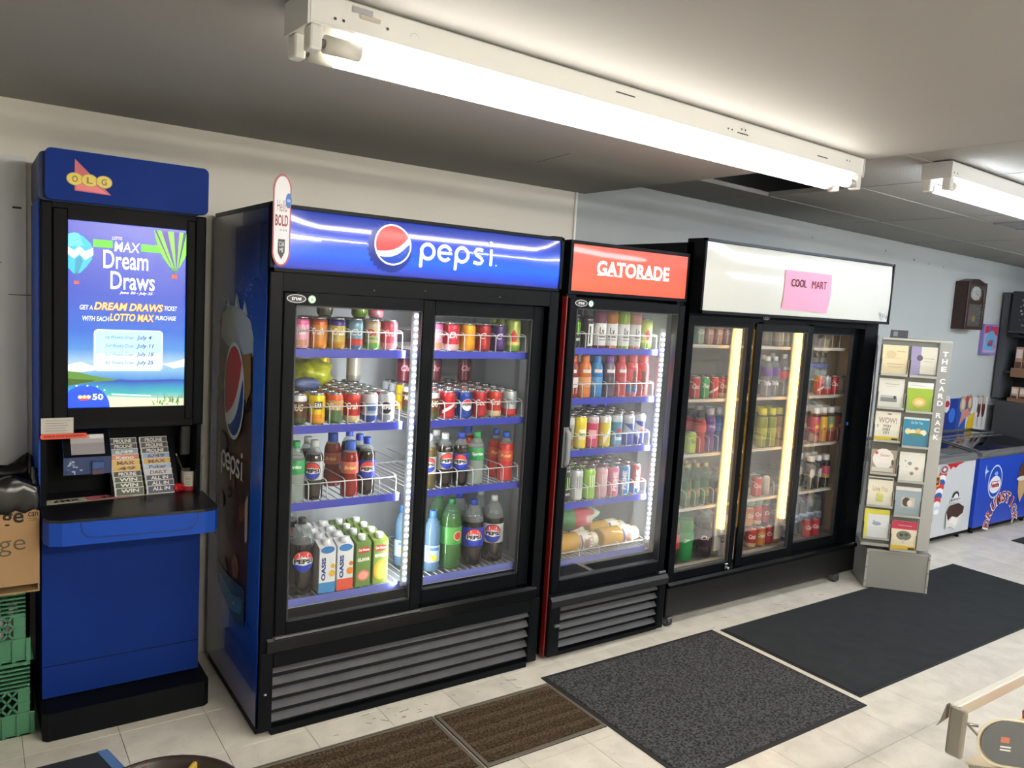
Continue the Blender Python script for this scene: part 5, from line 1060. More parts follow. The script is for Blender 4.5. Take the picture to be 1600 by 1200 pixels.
for jobs in ((('t', 'Garba', -1.0, .82, -.81, .868, .02), ('t', 'ge', -.79, .805, -.725, .858, .02)), (('t', 'can', -.712, .84, -.682, .856, .01), ('r', '', -.711, .832, -.684, .8335, 0), ('r', '', -.711, .826, -.684, .8272, 0)), (('t', 'Garba', -1.0, .72, -.82, .77, -.005), ('t', 'ge', -.80, .705, -.72, .762, -.005))):
    for k_, t_, a_, b_, c_, d_, bo in jobs:
        g = G(rough=.8); col = '#57503f' if b_ < .78 else '#1c1712'
        g.text(t_, a_, b_, c_, d_, col, bo) if k_ == 't' else g.rect(a_, b_, c_, d_, col)
        part(g.to(MB(), front(y0-.003)), 'marker_lettering' if k_ == 't' else 'underline', gb)
mb = MB(); n = 60; vs = []; rr = random.Random(12)
ring = []
for i in range(n):
    t_ = i/n*4; s_ = int(t_); f = t_-s_
    px_, py_ = [(x0+(x1-x0)*f, y0), (x1, y0+(y1-y0)*f), (x1-(x1-x0)*f, y1), (x0, y1-(y1-y0)*f)][s_]; ring.append((px_, py_))
cxm, cym = (x0+x1)/2, (y0+y1)/2
for lv, (zz, o_) in enumerate(((z1-.015, 1.035), (z1+.03, 1.05), (z1+.055, 1.03), (z1+.085, 1.02), (z1+.095, .93), (z1+.03, .9), (z1-.12, .86))):
    for i, (px_, py_) in enumerate(ring): 
        o2 = o_+rr.uniform(-.012, .012); vs.append((min(cxm+(px_-cxm)*o2, kx0-.0075), cym+(py_-cym)*o2, zz+rr.uniform(-.008, .008)+(.02*math.sin(i*.7) if lv in (3, 4) else 0)))
fs = [(l*n+i, l*n+(i+1) % n, (l+1)*n+(i+1) % n, (l+1)*n+i) for l in range(6) for i in range(n)]
mb.add(vs, fs, M('#0c0c0e', .22), True); bg = mb.build('bin_bag'); tag(bg, 'black plastic bin bag folded over the cardboard carton rim', 'bin bag')
# ============================================================ mats
def mat(label, x0, x1, y0, y1, kind, rz=0):
    t = thing('floor_mat', ((x0+x1)/2, (y0+y1)/2, 0), label, 'mat'); a, b = (x1-x0)/2, (y1-y0)/2
    if kind == 'grey':
        m = M('#5c5d5e', .95, bump=.9, bscale=160, var=.12, vscale=95, hex2='#2c2d2e', spec=.1)
        MB().box(-a+.02, a-.02, -b+.02, b-.02, .0006, .008, m, .002, 1).build('pile', t); bd_ = M('#1b1c1e', .7); mb = MB()
        mb.prism([(-a, -b), (a, -b), (a, b), (-a, b)], .004, bd_, XY(.0005)).build('rubber_border', t)
    elif kind == 'slate':
        m = M('#343739', .95, bump=.5, bscale=120, var=.3, vscale=9, hex2='#2c2f31', spec=.1); MB().box(-a+.012, a-.012, -b+.012, b-.012, .0006, .009, m, .002, 1).build('pile', t); MB().prism([(-a, -b), (a, -b), (a, b), (-a, b)], .004, M('#1a1b1d', .7), XY(.0005)).build('rubber_border', t)
    else:
        bd_ = M('#5c564c', .6); MB().box(-a, a, -b, b, .0006, .003, M('#2c2722', .9)).build('backing', t); n = 10
        mb = MB().box(-a, a, -b, -b+.018, .003, .0075, bd_, .002, 1).box(-a, a, b-.018, b, .003, .0075, bd_, .002, 1).box(-a, -a+.018, -b+.018, b-.018, .003, .0075, bd_, .002, 1).box(a-.018, a, -b+.018, b-.018, .003, .0075, bd_, .002, 1); mb.build('edging', t)
        pm = [M('#5c4c3a', .95, bump=.9, bscale=200, var=.12, vscale=120, hex2='#33291f', spec=.1), M('#6a5a48', .95, bump=.9, bscale=200, var=.12, vscale=120, hex2='#3a2f25', spec=.1)]; w = (2*b-.04)/n
        for i in range(n): MB().box(-a+.018, a-.018, -b+.02+w*i+.004, -b+.02+w*(i+1)-.004, .003, .009 if i % 2 else .007, pm[i % 2]).build('ribbed_strip', t)
    return t
mat('brown ribbed mat nearest the kiosk below the cola cooler', -.12, .648, -.585, -.185, 'brown'); mat('brown ribbed mat overlapping the edge of the speckled charcoal mat', .656, 1.236, -.585, -.185, 'brown')
mat('speckled charcoal mat in front of the red-signed cooler', 1.2405, 2.388, -1.02, -.128, 'grey'); mat('large smooth slate mat running past the card rack', 2.43, 4.94, -.962, -.152, 'slate')
mat('small dark mat in front of the blue ice cream freezer', 6.08, 7.0, -.5, -.06, 'slate')
# ============================================================ card rack
RKC = Vector((4.10, -.13, 0)); RZ = -.802
rk = thing('card_rack', RKC, 'tall grey spinner rack of greeting cards beside white-signed cooler', 'rack', RZ)
GM = M('#8f8f8a', .4, .2); GM2 = M('#a3a39d', .4, .15)
MB().box(-.189, .189, -.189, .189, .0095, .26, GM).build('base_box', rk)
mb = MB()
for x in (-.189, .177): mb.box(x, x+.012, -.196, -.186, .0095, .262, GM2)
mb.box(-.189, .189, -.194, -.186, .25, .262, GM2); mb.build('base_flange', rk)
for x in (-.183, .183):
    for z in (.05, .14, .23): MB().lathe([(.004, 0), (.003, .002), (.001, .003)], M('#55575a', .3, .7), 8).build('rivet', rk, loc=(x, -.196, z)).rotation_euler.x = PI/2
hull = [(-.235, -.205), (.165, -.205), (.165, -.18), (.12, .06), (0, .17), (-.09, .12), (-.15, .0), (-.235, -.19)]
MB().prism(hull, .02, GM2, XY(.285)).prism(hull, .012, GM2, XY(1.598)).build('end_plate', rk)
MB().prism([(-.235, -.185), (.095, -.185), (.095, -.165), (.06, .04), (-.09, .04), (-.15, -.05), (-.225, -.165)], 1.29, M('#6f736a', .5), XY(.306)).build('core', rk)
MB().lathe([(.03, .26), (.03, .286)], GM, 14).build('turntable', rk)
sp = MB().box(.095, .165, -.206, -.19, .305, 1.598, GM2).box(.155, .165, -.19, -.1, .305, 1.598, GM2); spo = sp.build('side_strip', rk)
g = G(rough=.4); zz = 1.545
g.rect(.096, 1.02, .164, 1.6, '#8b8c88')
for wd in ('THE', 'CARD', 'RACK'):
    for ch in wd: g.text(ch, .115, zz-.032, .147, zz, '#e9e9e6', .03); zz -= .0455
    zz -= .03
g.to(MB(), front(-.206)).build('strip_lettering', spo)
CARDS = [('cream card with faint red flourish', '#d6c9a0', [('r', .1, .55, .75, .56, '#b98a72'), ('e', .35, .68, .2, .14, '#c9b48c'), ('r', .2, .35, .85, .37, '#b98a72'), ('r', .25, .25, .8, .27, '#c09a80'), ('r', .55, .78, .9, .8, '#a89878')]),
 ('lilac and cream sympathy card', '#c9c6b4', [('r', 0, 0, .38, 1, '#8f86a8'), ('e', .34, .62, .12, .1, '#4a4454'), ('r', .5, .6, .9, .62, '#a58a8a'), ('r', .5, .5, .85, .515, '#a58a8a'), ('r', .3, .0, 1, .08, '#7a786e')]),
 ('white card with small grey photo', '#d4d4c8', [('r', .1, .2, .75, .42, '#7a7c7a'), ('r', .1, .34, .75, .42, '#a8aaa4'), ('e', .66, .36, .05, .06, '#2a2a2c'), ('r', .25, .8, .8, .82, '#9a9a92'), ('r', .3, .72, .7, .735, '#b0b0a8')]),
 ('white topped green card with yellow bowl', '#93b02c', [('r', 0, .8, 1, 1, '#dfe2dc'), ('e', .5, .32, .26, .16, '#dcae5c'), ('e', .5, .32, .16, .08, '#e6cf9a'), ('r', .35, .52, .66, .535, '#b88a3a'), ('r', .1, .88, .7, .89, '#9aa09a')]),
 ('white card lettered WOW YOU DID IT', '#dcd8c8', [('r', 0, 0, 1, .14, '#d8c01e'), ('r', .7, .03, .95, .1, '#2a2a24'), ('t', 'WOW!', .14, .6, .86, .8, '#a08a86'), ('t', 'YOU', .32, .46, .64, .55, '#4a4440'), ('t', 'DID', .33, .34, .62, .43, '#4a4440'), ('t', 'IT!', .37, .22, .58, .31, '#4a4440'), ('e', .55, .92, .09, .02, '#6a5a5a'), ('e', .12, .5, .03, .06, '#8a9a8a')]),
 ('teal card with a row of blossoms', '#1f7a96', [('r', 0, .93, 1, 1, '#cfe0e0'), ('t', 'Do For You', .3, .78, .75, .88, '#a5d0dc'), ('e', .2, .52, .12, .1, '#d8c89a'), ('e', .4, .5, .12, .1, '#e0d0a0'), ('e', .6, .53, .12, .1, '#c9a86a'), ('e', .8, .5, .12, .1, '#e4d8b0'), ('e', .5, .42, .3, .05, '#4a7a4a')]),
 ('brown card with white scalloped oval', '#9a8f7a', [('r', 0, .82, 1, 1, '#4a443a'), ('e', .48, .5, .42, .36, '#e0dcd4'), ('e', .2, .7, .07, .06, '#c0506a'), ('t', 'Sister', .35, .58, .75, .68, '#c8969a'), ('e', .86, .4, .05, .1, '#4a4a44'), ('r', .05, .05, .9, .2, '#cfc8ba')]),
 ('white card with four tiny sketches', '#d9d8cc', [('e', .42, .62, .08, .06, '#7a8a7a'), ('e', .7, .46, .08, .06, '#b07a6a'), ('e', .52, .28, .08, .06, '#8a7a6a'), ('e', .24, .7, .03, .03, '#9a8a7a'), ('e', .3, .5, .02, .02, '#c08a7a')]),
 ('cream card with gold script and green cake', '#dcd8c4', [('r', .02, .9, .98, .96, '#4a4a46'), ('t', 'Love You', .2, .5, .8, .68, '#c0a878'), ('r', .36, .14, .64, .4, '#c8c86a'), ('e', .5, .42, .12, .04, '#d8d48a')]),
 ('grey-blue card with kitten picture', '#93a3a8', [('r', 0, .88, 1, 1, '#d8d8d0'), ('r', .25, .3, .78, .64, '#b9b2a4'), ('e', .45, .48, .16, .16, '#4a342c'), ('e', .58, .44, .1, .12, '#d0c8bc'), ('r', .1, .2, .9, .21, '#7a888c')]),
 ('yellow bordered white card with teacup', '#d4d8d8', [('r', 0, 0, .14, 1, '#d2cf3c'), ('r', 0, .82, 1, 1, '#d8d24a'), ('e', .5, .5, .18, .07, '#8f9cae'), ('r', .36, .5, .42, .62, '#9aa6b8'), ('r', .2, .36, .9, .37, '#b0b4b4')]),
 ('red topped cream card with bouquet', '#ddd2b4', [('r', 0, .72, 1, 1, '#b52a48'), ('t', 'Anniversary', .25, .82, .8, .88, '#e0b0b8'), ('e', .5, .5, .3, .17, '#6a7066'), ('e', .4, .52, .08, .05, '#3a4038'), ('e', .6, .54, .08, .05, '#444a40'), ('r', .44, .22, .56, .36, '#c9c2b4'), ('r', 0, 0, 1, .15, '#d8b41e'), ('r', .7, .02, .95, .1, '#2a2a20')])]
ck = math.cos(RZ); sk = math.sin(RZ)
for i, (lb, base, arts) in enumerate(CARDS):
    r_, c_ = divmod(i, 2); x = -.155 if c_ == 0 else .012; z = 1.39-r_*.2085-(.012*r_ if c_ else 0)-(.0 if r_ == 0 else .0)+(.0); w, h = .148, .182
    # pocket
    pz = z-.008; p = MB().box(x-.078, x+.078, -.23, -.185, pz-.006, pz-.001, GM2).box(x-.078, x-.076, -.23, -.185, pz-.006, pz+.10, GM2).box(x+.076, x+.078, -.23, -.185, pz-.006, pz+.10, GM2).box(x-.078, x+.078, -.2305, -.2285, pz-.006, pz+.008, GM2); po = p.build('pocket', rk)
    MB().box(x-.076, x+.076, -.2305, -.2295, pz+.008, pz+.07, GLASS).build('pocket_front', po)
    mb = MB().box(-w/2, w/2, 0, .012, 0, h, M('#d8d5ca', .6)); g = G(rough=.5, step=.0003); g.rect(-w/2+.001, .001, w/2-.001, h-.001, base)
    for a in arts:
        if a[0] == 'r': g.rect(-w/2+a[1]*w, a[2]*h, -w/2+a[3]*w, a[4]*h, a[5])
        elif a[0] == 'e': g.circ(-w/2+a[1]*w, a[2]*h, a[3]*w, a[4+1-0] if False else a[5], a[4]*h, 14)
        elif a[0] == 't': g.text(a[1], -w/2+a[2]*w, a[3]*h, -w/2+a[4]*w, a[5]*h, a[6], .02)
    g.to(mb, front(0)); ly = -.212
    o = mb.build('greeting_card', loc=(RKC.x+ck*x-sk*ly, RKC.y+sk*x+ck*ly, z-.006)); o.rotation_euler = (-.055, 0, RZ)
    tag(o, lb+', %s row of the card rack' % ['top', 'second', 'third', 'fourth', 'fifth', 'bottom'][r_], 'card', 'greeting cards in the rack')
o = MB().box(-.05, .05, -.004, .004, 0, .05, M('#2a2d33', .5)).box(-.035, -.01, -.005, -.004, .01, .04, M('#6a7078', .5)).build('rack_sign', loc=(RKC.x+ck*-.13-sk*-.15, RKC.y+sk*-.13+ck*-.15, 1.61), rz=RZ); tag(o, 'small dark sign standing on top of the card rack', 'sign')
# ============================================================ freezers
def freezer(x0, x1, skin, label, art, foot):
    t = thing('chest_freezer', ((x0+x1)/2, .48, 0), label, 'freezer'); y0, y1 = .17, .79; AL = M('#b9bcbd', .25, .8)
    part(MB().box(x0, x1, y0, y0+.05, .06, .645, skin, .006, 2).box(x0, x1, y1-.05, y1, .06, .645, skin).box(x0, x0+.05, y0+.05, y1-.05, .06, .645, skin).box(x1-.05, x1, y0+.05, y1-.05, .06, .645, skin).box(x0+.05, x1-.05, y0+.05, y1-.05, .06, .2, skin), 'tub', t)
    part(MB().box(x0+.01, x1-.01, y0+.02, y1-.02, .03, .06, BLACK2), 'base', t)
    for x in (x0+.08, x1-.08):
        for y in (y0+.05, y1-.06): part(MB().lathe([(.018, 0), (.018, .03)], BLACK2, 10, x, y, 0), 'foot', t)
    rim = part(MB().prism([(y0-.006, .645), (y0-.012, .665), (y0-.006, .69), (y0+.02, .70), (y0+.035, .70), (y0+.035, .645)], x1-x0, AL, lambda u, v, w: (x0+w, u, v)), 'front_rail', t)
    yy = [y0+.035+(y1-y0-.035)*i/8 for i in range(9)]; zt = lambda y: .70+.05*math.sin(PI*.5*min(1, (y-y0)/(y1-y0)*1.3))
    for xs_ in (x0, x1-.03):
        mb = MB(); vs = []
        for y in yy: vs += [(xs_, y, .645), (xs_+.03, y, .645), (xs_+.03, y, zt(y)), (xs_, y, zt(y))]
        fs = [(4*i+a, 4*i+(a+1) % 4, 4*i+4+(a+1) % 4, 4*i+4+a) for i in range(8) for a in range(4)]+[(0, 1, 2, 3), (35, 34, 33, 32)]
        part(mb.add(vs, fs, M('#2b2d30', .4) if xs_ != x0 else AL), 'side_rail', t)
    part(MB().box(x0+.03, x1-.03, y1-.03, y1, .645, zt(y1), AL), 'back_rail', t)
    gm = glassmat('lid_glass', (.9, .93, .93), 1.2, .02)
    for k, (a, b, dz) in enumerate(((0, 5, 0), (4, 8, -.008))):
        mb = MB(); vs = []; 
        for y in yy[a:b+1]: vs += [(x0+.03, y, zt(y)+dz-.004), (x1-.03, y, zt(y)+dz-.004)]
        L_ = len(vs)//2
        ld = part(mb.add(vs, [(2*i, 2*i+1, 2*i+3, 2*i+2) for i in range(L_-1)], gm, True), 'sliding_lid', t)
        yb_ = yy[b] if k == 0 else yy[a]; zb = zt(yb_)+dz
        part(MB().box(x0+.03, x1-.03, yb_-.012, yb_+.004, zb-.004, zb+.006, AL), 'lid_edge', ld)
    rr = random.Random(int(x0*10))
    part(art.to(MB(), front(y0)), 'front_print', t)
    return t
g = G(rough=.35, step=.0004)
g.poly([(5.36, .64), (5.42, .64), (5.60, .642), (5.64, .635), (5.56, .625), (5.5, .60), (5.46, .615), (5.43, .59), (5.4, .62)], '#b8222c'); g.poly([(5.0, .64), (5.24, .64), (5.2, .61), (5.14, .58), (5.05, .6)], '#b8222c')
for i in range(8):
    z = .56-i*.034; s = 1-.02*i; g.circ(5.315-.008*i, z, .062*s, ['#c63a3c', '#e9ecef', '#2d55a0'][i % 3], .032)
g.circ(5.325, .60, .064, '#aab2ba', .036).circ(5.325, .60, .048, '#8f2f36', .026).circ(5.325, .60, .026, '#d8dce0', .014).circ(5.255, .285, .06, '#c9d4de', .03).circ(5.265, .268, .04, '#eef2f4', .02)
g.rrect(5.14, .475, 5.27, .555, .02, '#d8b41e').rrect(5.155, .485, 5.255, .545, .015, '#2a1f1a').text('Bomb', 5.165, .5, 5.245, .53, '#e06a4a', .05)
g.circ(5.55, .365, .05, '#1f2226', .045).circ(5.55, .355, .035, '#e8eaea', .035).rrect(5.46, .325, 5.64, .36, .006, '#dfe1e2').text('BIGFOOT', 5.47, .332, 5.63, .353, '#23262a', .04)
g.poly([(5.42, .25), (5.47, .30), (5.60, .31), (5.70, .27), (5.66, .15), (5.58, .10), (5.5, .13), (5.44, .11)], '#d9d6cf').poly([(5.42, .25), (5.47, .30), (5.60, .31), (5.70, .27), (5.69, .22), (5.6, .19), (5.52, .21), (5.46, .18)], '#3a241c').poly([(5.47, .16), (5.52, .2), (5.62, .18), (5.6, .12), (5.52, .15)], '#eeece6')
g.poly([(5.10, .42), (5.2, .40), (5.21, .2), (5.15, .1), (5.08, .2)], '#3a241c').poly([(5.13, .2), (5.19, .22), (5.17, .1), (5.13, .08)], '#e4e0d8')
freezer(4.74, 5.835, M('#c6cacd', .35), 'white ice cream freezer with popsicle pictures behind the card rack', g, True)
g = G(rough=.35, step=.0004)
g.circ(6.215, .43, .125, '#c3d2e8', .145).circ(6.215, .43, .112, '#1c46b4', .132).circ(6.215, .405, .104, '#e8ecf4', .075).text('Nestle', 6.14, .38, 6.29, .425, '#b02a3a', .05).rect(6.14, .428, 6.29, .434, '#b02a3a').circ(6.215, .50, .03, '#8fb0e0', .018)
g.arctext('DRUMSTICK', 6.40, .015, .215, 168, 12, .105, .088, '#e9e4e0', .09).arctext('DRUMSTICK', 6.40, .02, .22, 168, 12, .09, .07, '#9c2a30', .03)
for s_ in (.05,): g.poly([(6.0, .53), (6.01, .545), (6.02, .60), (6.03, .545), (6.08, .53), (6.03, .515), (6.02, .46), (6.01, .515)], '#a9c4f0')
g.poly([(6.66, .3), (6.72, .2), (6.80, .3), (6.82, .48), (6.73, .56), (6.64, .48)], '#c9a878').poly([(6.64, .44), (6.66, .54), (6.73, .58), (6.80, .54), (6.82, .44)], '#5a3424').circ(6.73, .42, .12, '#e9e4dc', .02)
freezer(5.915, 7.02, M('#1d43b4', .35), 'blue ice cream freezer with an oval badge and arched red lettering', g, True)
rr = random.Random(21)
for i in range(12):
    fz = i % 2; x = (4.86+.17*(i//2)) if fz == 0 else (6.02+.165*(i//2)); c, cn = rr.choice([('#d8dcdc', 'white'), ('#c8c02c', 'yellow'), ('#b83a3a', 'red'), ('#3a6ab8', 'blue'), ('#8a5a3a', 'brown')])
    o = MB().box(-.07, .07, -.10, .10, 0, .36, M(c, .5), .01, 2).build('ice_cream_box', loc=(x, .42+.0*(i % 3), .2005)); tag(o, '%s ice cream box, %s from left inside the %s freezer' % (cn, ORD[i//2], 'white' if fz == 0 else 'blue'), 'box', 'ice cream boxes in the freezers')
# ice cream board on the wall behind
ib = thing('ice_cream_board', (6.88, WY, .72), 'colourful ice cream picture board on the wall above freezers', 'board')
part(MB().box(6.42, 7.36, WY-.012, WY+.003, .72, 1.04, M('#cfd2d2', .5)), 'panel', ib)
g = G(rough=.45, step=.0004); g.rect(6.42, .72, 6.56, 1.04, '#7a1c24').rect(6.56, .72, 6.78, 1.04, '#1c3a8c').rect(6.78, .72, 6.96, 1.04, '#2a50a4').poly([(6.96, .72), (7.12, .72), (7.12, .9), (7.02, .86)], '#d8b41e').rect(7.12, .72, 7.36, 1.04, '#d0d2d0')
g.circ(6.57, .99, .055, '#d8d4d8', .08).circ(6.57, .99, .045, '#b02a38', .03).circ(6.68, .88, .06, '#3a6fd0', .07).circ(6.87, .98, .06, '#a8977a', .08).circ(6.87, .98, .035, '#cfc4a8', .05).circ(7.0, .98, .055, '#8f7a64', .09).circ(7.0, .99, .03, '#c9b8a0', .05).circ(6.94, 1.03, .035, '#b03a4a', .03).poly([(6.86, .9), (6.95, .94), (7.05, .88), (6.92, .84), (6.82, .76)], '#c88a86')
for x in (7.19, 7.28): g.circ(x, .93, .032, '#5a3028', .09).circ(x, 1.02, .03, '#b9aea4', .05).rect(x-.006, .75, x+.006, .85, '#c0b8a8')
g.circ(6.5, .82, .03, '#d8c4c0', .05).circ(7.14, .88, .03, '#dcdcda', .02)
part(g.to(MB(), front(WY-.012)), 'print', ib)
# wall clock and painting
ckk = thing('wall_clock', (6.64, WY, 1.68), 'dark wooden pendulum wall clock with a glazed front', 'clock')
WD = M('#3b241c', .4, var=.15, vscale=18, hex2='#2a1812')
part(MB().box(6.5, 6.84, .715, WY+.003, 1.69, 2.12, WD).box(6.5, 6.54, .70, .715, 1.69, 2.12, WD, .004, 1).box(6.80, 6.84, .70, .715, 1.69, 2.12, WD, .004, 1).box(6.54, 6.80, .70, .715, 2.09, 2.12, WD).box(6.54, 6.80, .70, .715, 1.69, 1.72, WD).box(6.54, 6.80, .70, .715, 1.92, 1.945, WD), 'case', ckk)
part(MB().prism([(6.52, 2.12), (6.6, 2.14), (6.65, 2.15), (6.7, 2.15), (6.74, 2.14), (6.82, 2.12)], .1, WD, XZ(.715)), 'crown', ckk)
g = G(rough=.4); g.circ(6.67, 2.018, .105, '#4a423c', .07).circ(6.67, 2.018, .095, '#c4c5c0', .062).rect(6.668, 2.018, 6.672, 2.06, '#1c1c1c').poly([(6.67, 2.02), (6.72, 2.0), (6.72, 1.996), (6.67, 2.014)], '#1c1c1c')
for i in range(12): g.circ(6.67+.08*math.cos(i*PI/6), 2.018+.05*math.sin(i*PI/6), .005, '#2a2a2a', n=6); g.l -= 1
g.l += 1; part(g.to(MB(), front(.7145)), 'dial', ckk)
g = G(rough=.3); g.rect(6.54, 1.72, 6.80, 1.92, '#5a5654').rect(6.665, 1.80, 6.675, 1.92, '#8a7a4a').circ(6.67, 1.79, .035, '#a08a4a', .03); part(g.to(MB(), front(.7145)), 'pendulum', ckk)
part(MB().box(6.54, 6.80, .704, .707, 1.72, 2.09, GLASS), 'glass', ckk)
pt = thing('painting', (7.21, WY, 1.46), 'small purple framed painting below and right of the clock', 'painting')
part(MB().box(7.07, 7.37, WY-.03, WY+.003, 1.46, 1.75, M('#7d6fa8', .5)), 'canvas', pt)
g = G(rough=.5, step=.0004); g.rect(7.09, 1.48, 7.35, 1.73, '#a893c0').poly([(7.10, 1.66), (7.10, 1.73), (7.35, 1.73), (7.35, 1.64), (7.24, 1.68)], '#b02c3c').poly([(7.11, 1.5), (7.12, 1.62), (7.2, 1.7), (7.28, 1.68), (7.32, 1.58), (7.31, 1.5)], '#5a9ac0').poly([(7.16, 1.56), (7.2, 1.6), (7.27, 1.6), (7.27, 1.54), (7.18, 1.54)], '#7a4a7a').circ(7.22, 1.585, .02, '#c0505a').poly([(7.28, 1.56), (7.33, 1.55), (7.33, 1.52), (7.29, 1.52)], '#b8783a').circ(7.2, 1.71, .03, '#6a4a9a')
part(g.to(MB(), front(WY-.03)), 'picture', pt)
# ============================================================ dark display unit at the right edge (faces the room's left)
du = thing('display_unit', (7.75, -.2, 0), 'dark tall shelving unit with packets at the right edge', 'shelving')
DK = M('#1f2226', .55); X0 = 7.42
part(MB().box(X0+.28, 8.2, -1.2, .80, 0, 2.07, DK).box(X0, X0+.28, .74, .80, 1.04, 2.07, M('#4a4e52', .5)).box(X0-.06, X0+.28, -1.2, .74, .0, 1.02, M('#3a3d41', .45)).box(X0, X0+.28, -1.2, .74, 2.05, 2.07, DK), 'carcass', du)
for z in (1.31, 1.66): part(MB().box(X0+.02, X0+.28, -1.2, .74, z-.02, z, DK), 'shelf_board', du)
for z in (1.31, 1.0205): part(MB().box(X0+.0, X0+.02, -1.2, .66, z-.05 if z > 1.1 else z-.0, z+.035, M('#7a5a44', .5)), 'price_edge', du)
cb = thing('menu_board', (7.36, .35, 1.70), 'black chalkboard with white chalk writing at the right edge', 'chalkboard')
part(MB().box(7.375, 7.395, -.1, .70, 1.70, 2.08, M('#2d3034', .35)), 'board', cb); part(MB().box(7.36, 7.42, -.1, .70, 1.685, 1.70, M('#3a3d40', .5)), 'ledge', cb)
g = G(rough=.6); rr = random.Random(5)
g.circ(-.52, 1.92, .07, '#7f8486', .06).circ(-.52, 1.92, .05, '#33363a', .04)
for i in range(60): g.circ(-.62+rr.uniform(.0, .22), 1.80+rr.uniform(0, .2), rr.uniform(.003, .012), '#a9adae', n=5); g.l -= 1
g.l += 1; g.text('Specials', -.6, 1.745, -.4, 1.765, '#b9bcbc')
part(g.to(MB(), lambda u, v, l: (7.375-l, -u, v)), 'chalk_writing', cb)
rr = random.Random(31)
for zi, (z, nm) in enumerate(((1.3105, 'upper'), (1.021, 'lower'))):
    for i in range(8):
        y = .62-i*.075; c = rr.choice(['#a8826a', '#c0a088', '#8a5a44', '#b89a8a'])
        mb = MB().box(-.04, .04, -.032, .032, 0, .14 if zi else .24, M(c, .5), .003, 1); g = G(rough=.4); hh = .14 if zi else .24; g.rect(-.026, hh*.55, .026, hh*.9, '#d8cdc4').rect(-.026, hh*.15, .026, hh*.4, '#5a3a30'); g.to(mb, lambda u, v, l: (-.04-l, -u, v))
        o = mb.build('snack_packet', loc=(X0+.085, y, z)); tag(o, 'tan snack packet, %s from wall on %s shelf of dark unit' % (ORD[i], nm), 'packet', 'snack packets on the dark unit')
# ============================================================ foreground, bottom right: wire display stand
ws = thing('wire_display', (1.75, -2.1, 0), 'metal edged sloping sweets display with grey plaque in the near corner', 'display stand')
ST2 = M('#8f8c84', .35, .7); ALU = M('#b3ad9e', .4, .5)
zt_ = .70
part(MB().box(1.235, 2.3, -1.885, -1.862, zt_-.012, zt_+.010, ALU, .004, 1).box(1.235, 2.3, -1.889, -1.885, zt_-.018, zt_+.012, M('#b0ab9c', .4, .3)), 'top_rail', ws)
part(MB().box(1.218, 1.236, -1.912, -1.868, zt_-.12, zt_+.012, ST2, .008, 2).prism([(-1.862, zt_+.012), (-1.85, zt_-.04), (-1.84, zt_-.06), (-1.862, zt_-.03)], .02, ST2, lambda u, v, w: (1.218+w, u, v)), 'bracket', ws)
part(MB().tube([(1.225, -1.93, zt_-.125), (1.6, -2.30, zt_-.125)], .004, ST2, 6).tube([(1.24, -1.90, zt_-.02), (1.245, -1.94, zt_-.05), (1.28, -1.96, zt_-.08), (1.33, -2.02, zt_-.1)], .003, ST2, 6).tube([(1.235, -1.905, zt_-.025), (1.26, -1.925, zt_-.028)], .004, ST2, 6), 'wire', ws)
part(MB().prism([(1.29, -1.895), (2.3, -1.895), (2.3, -2.5), (1.86, -2.5), (1.29, -1.93)], .01, M('#d9cdb0', .6), XY(zt_-.16)).box(1.40, 1.42, -1.95, -1.9, 0, zt_-.16, ST2).box(2.2, 2.22, -2.4, -1.9, 0, zt_-.16, ST2), 'stand_frame', ws)
# plaque: capsule facing the camera side, hung on the wire
A = Vector((1.235, -1.945, 0)); Bv = Vector((1.54, -2.25, 0)); dv = (Bv-A).normalized(); nv = Vector((dv.y, -dv.x, 0))
pl = lambda u, v, w: tuple(A+dv*u-nv*(-w)+Vector((0, 0, v)))
sh_ = [(.40, zt_-.105), (.40, zt_-.02)]+arc(.05, zt_-.0565, .0475, 80, 270, 12)
pq = part(MB().prism(rrpts(-.0, zt_-.105, .40, zt_+.012, .058, 7), .004, M('#4d5052', .4), pl), 'plaque', ws)
part(MB().prism(rrpts(-.007, zt_-.114, .41, zt_+.015, .064, 7), .003, M('#d9d0b4', .4), lambda u, v, w: pl(u, v, w-.005)), 'plaque_rim', ws)
g = G(rough=.4); g.rect(.045, zt_-.045, .065, zt_-.03, '#a8604a').rect(.045, zt_-.058, .07, zt_-.054, '#d5d5d0').rect(.045, zt_-.066, .07, zt_-.062, '#d5d5d0').rrect(.115, zt_-.06, .135, zt_-.03, .008, '#d8b078').rect(.11, zt_-.066, .13, zt_-.062, '#8a8c8c')
part(g.to(MB(), lambda u, v, l: tuple(A+dv*u+nv*(.004+l)+Vector((0, 0, v)))), 'plaque_print', pq)
rr = random.Random(17)
for i, (x, y, c, cn) in enumerate(((1.46, -1.98, '#d8a03a', 'orange yellow'), (1.60, -1.96, '#b8503a', 'brick red'), (1.62, -2.09, '#e0b878', 'peach'), (1.76, -2.18, '#d87a4a', 'orange'), (1.75, -1.96, '#e6c9a0', 'cream'), (1.80, -2.07, '#c8442c', 'red'))):
    o = bag('sweet_packet', '%s sweet packet in the metal edged near corner display' % cn, 'packet', (x, y, zt_-.149), (.15, .11, .10), [M(c, .4, var=.15, vscale=25)], rr.uniform(-.5, .5), i+3, .08); o['group'] = 'sweet packets in the near display'
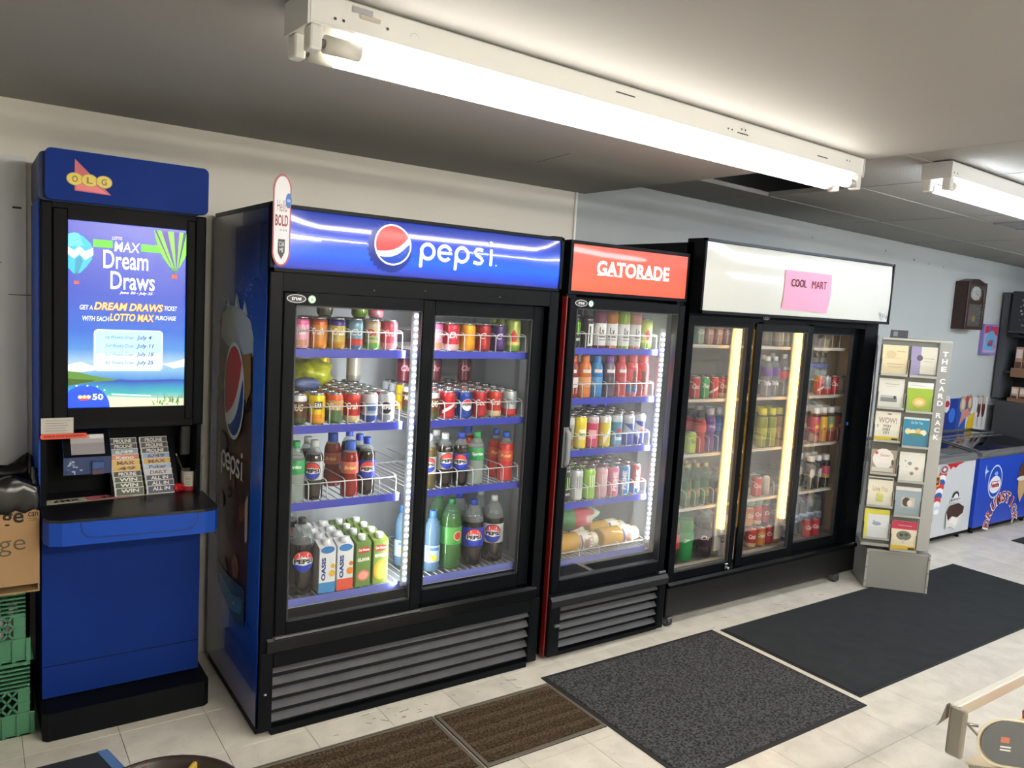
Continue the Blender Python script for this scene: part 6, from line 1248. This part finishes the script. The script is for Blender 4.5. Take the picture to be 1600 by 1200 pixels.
# ============================================================ foreground, bottom left
tb = thing('snack_tray', (-.68, -.55, 0), 'black flat-topped box with a blue end strip in near left corner', 'box')
TP = [(-.755-.25, -.60), (-.618, -.688), (-.575, -.80), (-.96, -.72)]
e1 = Vector((-.61, -.695, .5)); d1_ = Vector((-.145, -.002, 0)).normalized(); d2_ = Vector((.023, -.096, 0)).normalized()
def tq(a, b, z): 
    p = e1+d1_*a+d2_*b; return (p.x, p.y, z)
for nm, a0, a1, m in (('lid', .012, .55, M('#15171a', .45)), ('blue_edge', -.012, .012, M('#48699c', .5))):
    part(MB().add([tq(a, b, z) for a in (a0, a1) for b in (0, .105) for z in (.46 if nm == 'lid' else .44, .5 if nm == 'lid' else .502)], [(0, 1, 3, 2), (4, 6, 7, 5), (0, 4, 5, 1), (2, 3, 7, 6), (0, 2, 6, 4), (1, 5, 7, 3)], m), nm, tb)
part(MB().add([tq(a, b, z) for a in (.02, .54) for b in (.01, .095) for z in (0, .46)], [(0, 1, 3, 2), (4, 6, 7, 5), (0, 4, 5, 1), (2, 3, 7, 6), (0, 2, 6, 4), (1, 5, 7, 3)], M('#1a1b1e', .6)), 'box_body', tb)
br = thing('round_bin', (-.53, -1.0, 0), 'round dark brown snack bin rim in the near left corner', 'bin')
MB().lathe([(.15, 0), (.165, .01), (.178, .49), (.187, .505), (.187, .515), (.176, .522), (.168, .513), (.163, .42), (.001, .4)], M('#2b211d', .4), 40).build('barrel', br)
for i in range(9):
    a = .2+i*.7; q = .05+.055*(i % 3 > 0); c, cn = [('#6a3a4a', 'plum'), ('#b8963a', 'mustard'), ('#8a5a3a', 'brown'), ('#4a7a8a', 'teal'), ('#c0a07a', 'tan'), ('#5a2a3a', 'maroon'), ('#a8842c', 'gold'), ('#7a4a3a', 'rust'), ('#b0a08a', 'beige')][i]
    o = MB().box(-.035, .035, -.006, .006, 0, .095, M(c, .4), .003, 1).build('snack_bar', loc=(-.53+q*1.6*math.cos(a)*.8, -1.0+q*1.6*math.sin(a)*.8, .416), rz=a); tag(o, '%s wrapped snack bar standing in the round brown bin' % cn, 'snack bar', 'snack bars in the round bin')
